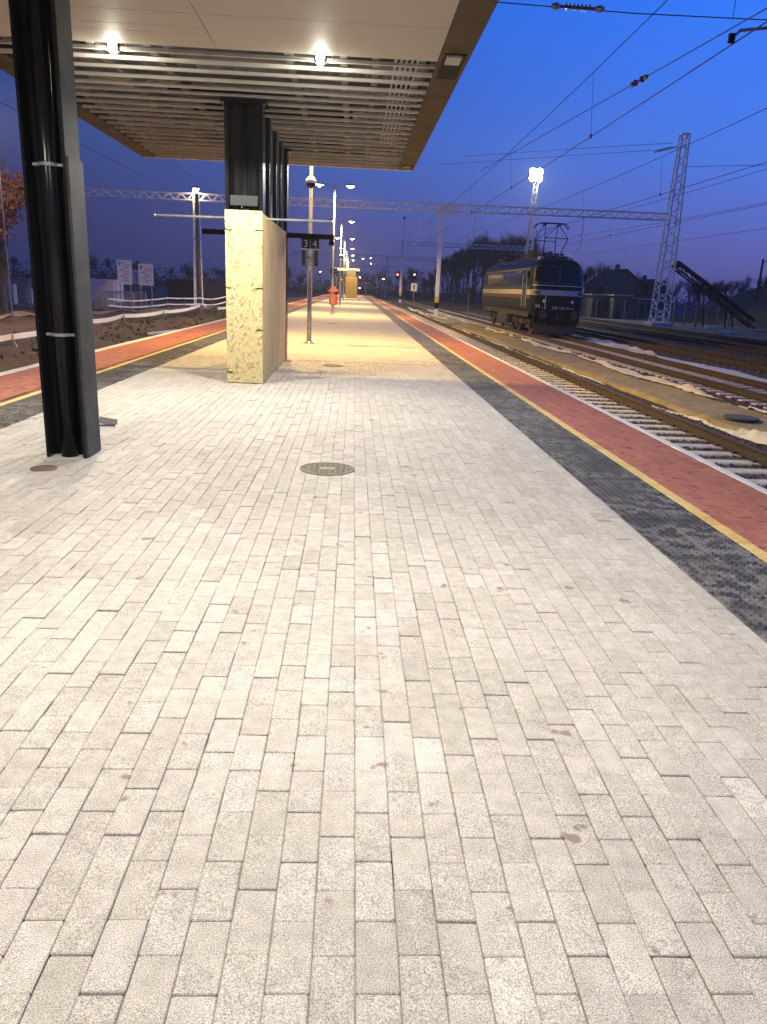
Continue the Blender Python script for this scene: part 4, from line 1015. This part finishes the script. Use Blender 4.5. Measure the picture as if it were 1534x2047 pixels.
# wood behind the locomotive
spots = []
for k in range(44):
    px = 848+ (k/43)*222+TR.uniform(-6,6); y = TR.uniform(165,235); top = 578-122*math.sin(min(1,max(0,(px-835)/150))*math.pi/2)+TR.uniform(-8,22)
    spots.append((px,y,top))
for px, y, top in spots:
    p = PX(px, top, Y=y); tree(p.x, y, -1.0, max(6,p.z+1), TR.choice((0,1,2,3,4,4,3)), 'bare tree in the hazy wood behind the locomotive', 'trees of the hazy wood behind the locomotive')
for px, top, y, k, lb in ((1190,508,120,0,'bushy bare tree right behind the locomotive cab'),(1222,512,128,1,'rounded bare tree next to the grey house'),(1175,520,140,2,'dark bare tree half hidden by the locomotive'),(1280,535,118,2,'sparse bare tree beside the lattice mast'),
                      (1300,548,110,1,'low bare tree just left of the lattice mast'),(1395,545,130,0,'small bare tree above the conveyor belt'),(1440,545,115,1,'round bare bush tree between conveyor and heap'),(1425,552,125,2,'low bare tree behind the conveyor foot'),(1528,540,120,3,'bare tree behind the gravel heap')):
    p = PX(px, top, Y=y); tree(p.x, y, -1.0, p.z+1, k, lb, None)
# distant tree belt: separate bare trees, dim in the haze
for k in range(96):
    px = TR.uniform(-40,850) if k < 58 else TR.uniform(1060,1560)
    y = TR.uniform(170,270); p = PX(px, 575-TR.uniform(18,58)+(px-708)*.030, Y=y)
    tree(p.x, y, -1.0, max(5,p.z+1), TR.choice((0,1,2,4)), 'small bare tree of the dim far tree belt', 'far tree belt')
# low dark scrub at the field edge
sc_ = MB(); r = random.Random(8)
for k in range(34000):
    x = r.uniform(-150,170); y = r.uniform(232,238); z = -1+abs(r.gauss(0,2.6)); s = r.uniform(.12,.4)
    a1 = Vector((r.gauss(0,1),r.gauss(0,1),r.gauss(0,1))).normalized(); a2 = a1.orthogonal().normalized(); c = Vector((x*1.6,y+40,z))
    sc_.add([c-a1*s,c+a2*s,c+a1*s,c-a2*s],[(0,1,2,3)])
tag(sc_.build('scrub_belt', M_['hedge']), 'low dark scrub along the far field edge', 'scrub', kind='stuff')
# brown leaved tree on the left
lt = tree_mesh(77, 10.5, .62, 5, leaves=36, up=.15)
for px, y, h, lb in ((8,47,10.2,'big tree with reddish brown leaves beside the left fence'),(-70,52,10.5,'neighbouring brown leaved tree farther from the fence')):
    p = PX(px,575,Y=y); t = thing('brown_tree', lb, 'tree', (p.x,y,-.9), rng.uniform(0,6)); t.scale = (h/10.5,)*3
    link('trunk', lt[0], t); link('crown', lt[1], t); link('leaves', lt[2], t)

# ------------------------------------------------------------------ right background: yard
def house(px0, px1, pyb, pye, pyr, y, dep, label, wall='house'):
    a, c = PX(px0,pyb,Y=y), PX(px1,pye,Y=y); ze = c.z; zr_ = PX((px0+px1)/2,pyr,Y=y).z; w2 = (c.x-a.x)/2; cx = (a.x+c.x)/2; zb = -1.0
    t = thing('house', label, 'house', (cx,y,zb)); H = ze-zb; R = zr_-zb
    MB().add([(-w2,0,0),(w2,0,0),(w2,0,H),(0,0,R),(-w2,0,H),(-w2,dep,0),(w2,dep,0),(w2,dep,H),(0,dep,R),(-w2,dep,H)],[(0,1,2,3,4),(9,8,7,6,5),(0,5,6,1),(1,6,7,2),(4,9,5,0)]).build('wall', M_[wall], t)
    rf = MB()
    for s in (-1,1): rf.add([(0,-.3,R+.05),(s*(w2+.5),-.3,H-.3*(R-H)/w2),(s*(w2+.5),dep+.3,H-.3*(R-H)/w2),(0,dep+.3,R+.05),(0,-.3,R+.22),(s*(w2+.5),-.3,H-.12),(s*(w2+.5),dep+.3,H-.12),(0,dep+.3,R+.22)],[(0,1,2,3),(7,6,5,4),(0,4,5,1),(1,5,6,2),(2,6,7,3)])
    ro = rf.build('roof', M_['roof'], t); MB().bbox(-.3,.3,dep*.4,dep*.4+.5,R-.2,R+.9,.03).build('chimney', M_['house'], ro)
    for s in (-1,1):
        wn_ = MB().box(s*w2*.45-.5,s*w2*.45+.5,-.02,-.003,H*.35,H*.75).build('window', M_['glass_dark'], t); MB().box(s*w2*.45-.58,s*w2*.45+.58,-.06,-.021,H*.33,H*.35).build('sill', M_['conc'], wn_)
house(1200,1290,620,575,540,112,9,'grey gabled house in the dusk behind the locomotive')
house(1255,1345,618,590,560,140,10,'dim gabled house half hidden by the lattice mast')
def shed(px0, px1, pyt, y, dep, label, m='shed', name='yard_shed'):
    a, c = PX(px0,pyt,Y=y), PX(px1,pyt,Y=y); t = thing(name, label, 'shed', (a.x,y,-.8)); W_ = c.x-a.x; H = a.z+.8
    MB().box(0,W_,0,dep,0,H).build('wall', M_[m], t); MB().box(-.15,W_+.15,-.2,dep+.2,H+.002,H+.14).build('roof', M_['lsilver'], t)
    MB().box(W_*.15,W_*.4,-.03,-.003,0.05,H*.75).build('door', M_['machine'], t); MB().box(W_*.58,W_*.85,-.03,-.003,H*.4,H*.75).build('window', M_['glass_dark'], t)
    for k in range(6): MB().box(W_*k/6-.02+.03,W_*k/6+.05,-.025,-.002,H*.76,H-.01).build('rib', M_[m], t)
shed(1186,1228,590,92,4,'low grey shed with a flat roof directly behind the locomotive'); shed(1229,1265,591,90,4,'pale small cabin next to the low grey shed','house'); shed(1275,1312,598,100,4,'dark low shed between the cabin and the lattice mast')
# trolley box behind the loco
tc_ = thing('equipment_cabinet', 'pale equipment cabinet with sloped side trackside behind the locomotive', 'cabinet', (15.9,58,-.75))
MB().add([(-.6,0,0),(.7,0,0),(.9,0,1.3),(.7,0,2.0),(-.6,0,2.0),(-.6,1,0),(.7,1,0),(.9,1,1.3),(.7,1,2.0),(-.6,1,2.0)],[(0,1,2,3,4),(9,8,7,6,5),(0,5,6,1),(1,6,7,2),(2,7,8,3),(3,8,9,4),(4,9,5,0)]).build('body', M_['house'], tc_)
for k in range(3): MB().box(-.5+.38*k,-.2+.38*k,-.02,-.002,.3,1.7).build('panel', M_['lsilver'], tc_)
# conveyor
cv = thing('belt_conveyor', 'dark inclined belt conveyor reaching up beside the lattice mast', 'conveyor', (0,0,0))
ca, cb_ = PX(1352,530,Y=74), PX(1505,648,Y=70); ca.z = max(ca.z,1)
b = MB()
for s in (-.45,.45):
    for dz in (-.35,.35): b.bar(ca+Vector((0,s,dz)), cb_+Vector((0,s,dz)), .12)
b.build('side_frame', M_['machine'], cv)
for k in range(14):
    for s in (-.45,.45): MB().bar(ca.lerp(cb_,k/14)+Vector((0,s,-.35 if k%2 else .35)), ca.lerp(cb_,(k+1)/14)+Vector((0,s,.35 if k%2 else -.35)), .07).build('brace', M_['machine'], cv)
MB().add([ca+Vector((0,-.42,.40)),ca+Vector((0,.42,.40)),cb_+Vector((0,.42,.40)),cb_+Vector((0,-.42,.40)),ca+Vector((0,-.42,.30)),ca+Vector((0,.42,.30)),cb_+Vector((0,.42,.30)),cb_+Vector((0,-.42,.30))],[(0,1,2,3),(7,6,5,4),(0,4,5,1),(1,5,6,2),(2,6,7,3),(3,7,4,0)]).build('belt', M_['tie'], cv)
for q in (.35,.7):
    m_ = ca.lerp(cb_,q)
    for s in (-.8,.8): MB().bar(m_+Vector((0,s*.6,-.3)), Vector((m_.x+.3,m_.y+s,-.8)), .12).build('support_leg', M_['machine'], cv)
MB().lathe([(.3,-.5),(.3,.5)],14).build('head_drum', M_['machine'], cv, loc=ca).rotation_euler = (math.pi/2,0,0)
# heap
hp = MB(); c0 = PX(1610,640,Y=88); R0, H0 = 15.0, 6.6; nr, na = 16, 48
for i in range(nr+1):
    for k in range(na):
        q = i/nr; an = 6.283*k/na; rr = R0*q*(1+.08*math.sin(3*an+1)+.05*math.sin(7*an)); hp.v.append((c0.x+rr*math.cos(an), c0.y+rr*math.sin(an), -.85+H0*(1-q)**.95+.12*math.sin(9*an+5*q)*q))
hp.f = [(i*na+k, i*na+(k+1)%na, (i+1)*na+(k+1)%na, (i+1)*na+k)[::-1] for i in range(nr) for k in range(na)]
tag(hp.build('gravel_heap', M_['gravel'], smooth=True), 'large brown gravel heap at the yard edge behind the dark pole', 'heap')
tp = thing('yard_pole', 'dark yard pole with a small lamp arm before the gravel heap', 'pole', PX(1503,652,Z=-.75))
yp = tp.location.y; MB().lathe([(.16,0),(.11,PX(1512,517,Y=yp).z+.75)],10).build('shaft', M_['bark'], tp); zt = PX(1512,517,Y=yp).z+.75
MB().bar((0,0,zt-.35),(1.4,0,zt+.2),.07).build('arm', M_['galv'], tp); MB().bbox(1.3,1.9,-.1,.1,zt+.12,zt+.26,.02).build('lamp_head', M_['steel_grey'], tp)
# yard fence posts, stored frames
for k in range(9):
    px = 1345+k*22; p = PX(px, 648+ (k%3)*3, Z=-.75); t = thing('fence_post', 'pale concrete fence post under the conveyor', 'post', p, 0, 'pale fence posts under the conveyor')
    MB().bbox(-.08,.08,-.08,.08,0,2.0+.5*((k*7)%3)/2,.01).build('shaft', M_['concpole'], t); MB().bar((0,-.05,1.9),(.45,-.05,2.25),.05).build('arm', M_['concpole'], t)
for k in range(5):
    px = 1190+k*28; p = PX(px, 640, Z=-.75); t = thing('fence_post', 'thin steel fence post in front of the yard sheds', 'post', p, 0, 'thin fence posts before the sheds')
    MB().tube([(0,0,0),(0,0,2.1)], .05, 6).build('shaft', M_['galv'], t); MB().lathe([(.06,2.1),(.02,2.16)],8).build('cap', M_['galv'], t)
for k, (px, py) in enumerate(((1455,668),(1425,658))):
    p = PX(px,py,Z=-.72); t = thing('concrete_slab_stack', ('flat pale slab lying below the conveyor foot','second pale slab near the conveyor supports')[k], 'slab', p, .2)
    MB().bbox(-.9,.9,-.3,.3,0,.10,.01).build('slab', M_['conc'], t); MB().bbox(-.8,.85,-.28,.28,.102,.2,.01).build('slab', M_['conc'], t)

# ------------------------------------------------------------------ left side
# white tape on stakes along the trench
def gz(x, y): return ground_z(x, y)
def tape_barrier(label, pts, hh, wd, seed, tails=True, rails=1):
    r = random.Random(seed); t = thing('tape_barrier', label, 'barrier', (0,0,0), 0, 'white tape barriers by the trench')
    tops = []
    for x, y in pts:
        z = gz(x,y); MB().tube([(x,y,z-.2),(x+r.gauss(0,.03),y,z+hh+.08)], .022, 6).build('stake', M_['stake'], t); tops.append(Vector((x-.03,y,z+hh)))
    for q in range(rails):
        for a, c in zip(tops[:-1], tops[1:]):
            b = MB(); n = 14
            for i in range(n+1):
                s = i/n; p = a.lerp(c,s)-Vector((0,0,q*.45+.10*4*s*(1-s)*(a-c).length/9)); tw = .6*math.sin(s*3.1+r.random()*.3)*.4
                b.v += [(p.x,p.y,p.z+wd/2),(p.x+tw*wd,p.y,p.z-wd/2)]
            b.f = [(2*i,2*i+1,2*i+3,2*i+2) for i in range(n)]
            o = b.build('tape', M_['tape'], t); sd = o.modifiers.new('t','SOLIDIFY'); sd.thickness = .004
    if tails:
        for a in tops:
            if r.random() < .75:
                b = MB(); p = Vector(a); pts_ = []
                for i in range(9): pts_.append(Vector(p)); p = p+Vector((.06+.04*r.random(), -.09*r.random()+.02, -.14 if i < 4 else -.06))
                for q in pts_: b.v += [(q.x,q.y,q.z+.03),(q.x+.02,q.y+.03,q.z-.03)]
                b.f = [(2*i,2*i+1,2*i+3,2*i+2) for i in range(8)]; o = b.build('tape_tail', M_['tape'], t); o.modifiers.new('t','SOLIDIFY').thickness = .004
tape_barrier('white tape barrier strung low on stakes along the trench', [(-11.6,17.5),(-10.6,24.6),(-10.3,30.5),(-10.9,37.6),(-10.5,44.0),(-10.2,53.0)], .42, .17, 3)
tape_barrier('white tape barrier continuing behind the chipboard box', [(-9.6,56),(-9.4,66),(-9.0,80),(-8.7,100)], .5, .16, 4)
tape_barrier('double line white tape barrier in front of the notice boards', [(-17.2,56),(-16.0,57.5),(-15.0,59),(-14.1,60.5),(-13.2,62),(-12.4,64),(-11.8,66),(-11.0,69),(-10.4,73)], .95, .09, 5, False, 2)
# notice boards
for k, (x0_, y0_, x1_, y1_, lb) in enumerate(((236,520,263,568,'large white notice board on posts with printed lines'),(278,528,306,570,'second large white notice board, right of the first'),(267,540,280,567,'small white notice board between the two large ones'))):
    Y_ = 62+k*1.5; a, c = PX(x0_,y1_,Y=Y_), PX(x1_,y0_,Y=Y_); t = thing('notice_board', lb, 'notice board', ((a.x+c.x)/2,Y_,-.9), 0, 'construction notice boards'); W_ = (c.x-a.x)/2; z0_, z1_ = a.z+.9, c.z+.9
    bd_ = MB().box(-W_,W_,-.015,.015,z0_,z1_).build('board', M_['board'], t)
    rr = random.Random(k)
    for q in range(9):
        zz = z1_-.22-(z1_-z0_-.35)*q/9; xa = -W_*.7 if q%3 == 0 else -W_*.2
        MB().box(xa, xa+W_*(.5+rr.random()*.6), -.019, -.0155, zz-.035, zz+.02).build('printed_line', M_['print'], bd_)
    MB().box(-W_*.8,-W_*.5,-.019,-.0155,z1_-.42,z1_-.15).build('printed_emblem', M_['print'], bd_)
    for s in (-.7,.7): MB().bar((s*W_,.04,0),(s*W_,.04,z1_-.1),.05).build('post', M_['stake'], t)
# temporary fence panels
def fence_panel(x, y, rz, label, wd=2.4, h=1.1, solid=False):
    t = thing('site_fence', label, 'fence', (x,y,gz(x,y)), rz, 'site fence panels')
    fr = MB()
    for a, c in (((0,0,.1),(wd,0,.1)),((0,0,h),(wd,0,h)),((0,0,0),(0,0,h)),((wd,0,0),(wd,0,h))): fr.bar(a,c,.05)
    fr.build('frame', M_['mesh'], t)
    for k in range(1,16): MB().bar((wd*k/16,0,.1),(wd*k/16,0,h),.016).build('bar', M_['mesh'], t)
k = 0
for px in (20,60,100,150,178,206,232):
    p = PX(px, 604, Y=56+k*.6); fence_panel(p.x, 56+k*.6, .1, 'steel bar site fence panel in the yard behind the trench', 2.2, 1.9 if px < 160 else 1.2); k += 1
# low sheds, containers and pale stacks beyond the left yard
def container(px0, px1, pyt, y, label, m):
    a, c = PX(px0,pyt,Y=y), PX(px1,pyt,Y=y); t = thing('site_container', label, 'container', (a.x,y,-.95)); W_ = c.x-a.x; H = a.z+.95
    MB().box(0,W_,0,2.4,0,H).build('body', M_[m], t); MB().box(-.05,W_+.05,-.05,2.45,H+.001,H+.1).build('roof', M_['shed'], t)
    for k in range(int(W_/.35)): MB().box(.1+k*.35,.22+k*.35,-.04,-.001,.15,H-.1).build('corrugation', M_[m], t)
container(405,455,560,80,'grey site container behind the lamp mast','shed'); container(172,232,556,78,'pale site container behind the fence panels','board'); container(335,395,558,95,'dark low container right of the notice boards','machine')
for k in range(7):
    px = (2,14,28,182,196,212,222)[k]; p = PX(px,598,Y=60); t = thing('stacked_element', 'pale concrete element standing in the yard behind the fence', 'concrete block', (p.x,60+rng.random()*3,gz(p.x,60)), rng.uniform(-.3,.3), 'pale concrete elements in the yard')
    hh = 1.0+rng.random()*1.2; MB().bbox(-.3,.3,-.2,.2,0,hh,.02).build('slab', M_['conc'], t); MB().bbox(-.36,.36,-.25,.25,-.05,.12,.02).build('foot', M_['concpole'], t)
# sandy access track through the yard
sp_ = MB(); n = 40
for i in range(n+1):
    y = 38+i*.9; x = -21+.21*i+.5*math.sin(i*.3)
    for q in range(5): xx = x-1.1+q*.55; sp_.v.append((xx, y, gz(xx,y)+.05 if True else 0))
sp_.f = [(j*5+i, j*5+i+1, (j+1)*5+i+1, (j+1)*5+i) for j in range(n) for i in range(4)]
tag(sp_.build('path', M_['dirt'], smooth=True), kind='structure')
# planks, pipes and spoil by the trench
for k, (x, y, L, rz) in enumerate(((-8.0,19.0,2.4,.5),(-8.6,23.0,2.0,1.1),(-7.4,27.0,3.0,.2),(-7.9,33.0,2.2,-.4))):
    t = thing('pipe_offcut', ('dark drain pipe offcut lying in the near end of the trench','short pipe offcut leaning on the spoil bank','long pale pipe lying along the trench bottom','pale pipe offcut at the far trench bank')[k], 'pipe', (x,y,gz(x,y)+.10), rz, 'pipe offcuts by the trench')
    MB().tube([(0,-L/2,0),(0,L/2,.05)], .07, 10).build('pipe', M_['shed' if k < 2 else 'board'], t, smooth=True); MB().tube([(0,L/2-.12,.045),(0,L/2,.05)], .09, 10).build('socket', M_['shed'], t)
# old rail lying along the platform foot
orl = thing('old_rail', 'old rusty rail lying beside the left platform edge', 'rail', (0,0,0)); 
rail(-5.85, 8, 70, -.62, orl); MB().box(-6.0,-5.7,8,70,-1.35,-.621).build('bedding', M_['earth'], orl)
r = random.Random(2); cl_ = MB()
for k in range(2600):
    y = r.uniform(9,60); x = -6.2-r.random()*7; stone(cl_, x, y, gz(x,y)+.01, abs(r.gauss(.03,.035))+.012, r)
tag(cl_.build('earth_clods', M_['earth']), 'loose clods of earth along the trench', 'earth', kind='stuff')
# thin grey post between platform and boards
p = PX(394,612,Z=-1.0); t = thing('marker_post', 'thin pale marker post standing in the trench area', 'post', (p.x,p.y,gz(p.x,p.y)))
MB().tube([(0,0,0),(0,0,2.7)], .045, 8).build('shaft', M_['galv'], t); MB().box(-.09,.09,-.06,-.045,2.0,2.4).build('plate', M_['white'], t)

# ------------------------------------------------------------------ haze
hz = MB().box(-915,915,-50,1415,-3.0,26.0).build('haze', None); tag(hz, 'thin dusk haze filling the air', 'haze', kind='stuff')
hm = bpy.data.materials.new('haze'); hm.use_nodes = True; hn = hm.node_tree.nodes; hn.clear()
ho = hn.new('ShaderNodeOutputMaterial'); pv = hn.new('ShaderNodeVolumePrincipled'); hm.node_tree.links.new(pv.outputs[0], ho.inputs['Volume'])
pv.inputs['Color'].default_value = (.85,.88,.95,1); pv.inputs['Density'].default_value = .00045; pv.inputs['Anisotropy'].default_value = .3
hz.data.materials.append(hm); hz.display_type = 'WIRE'
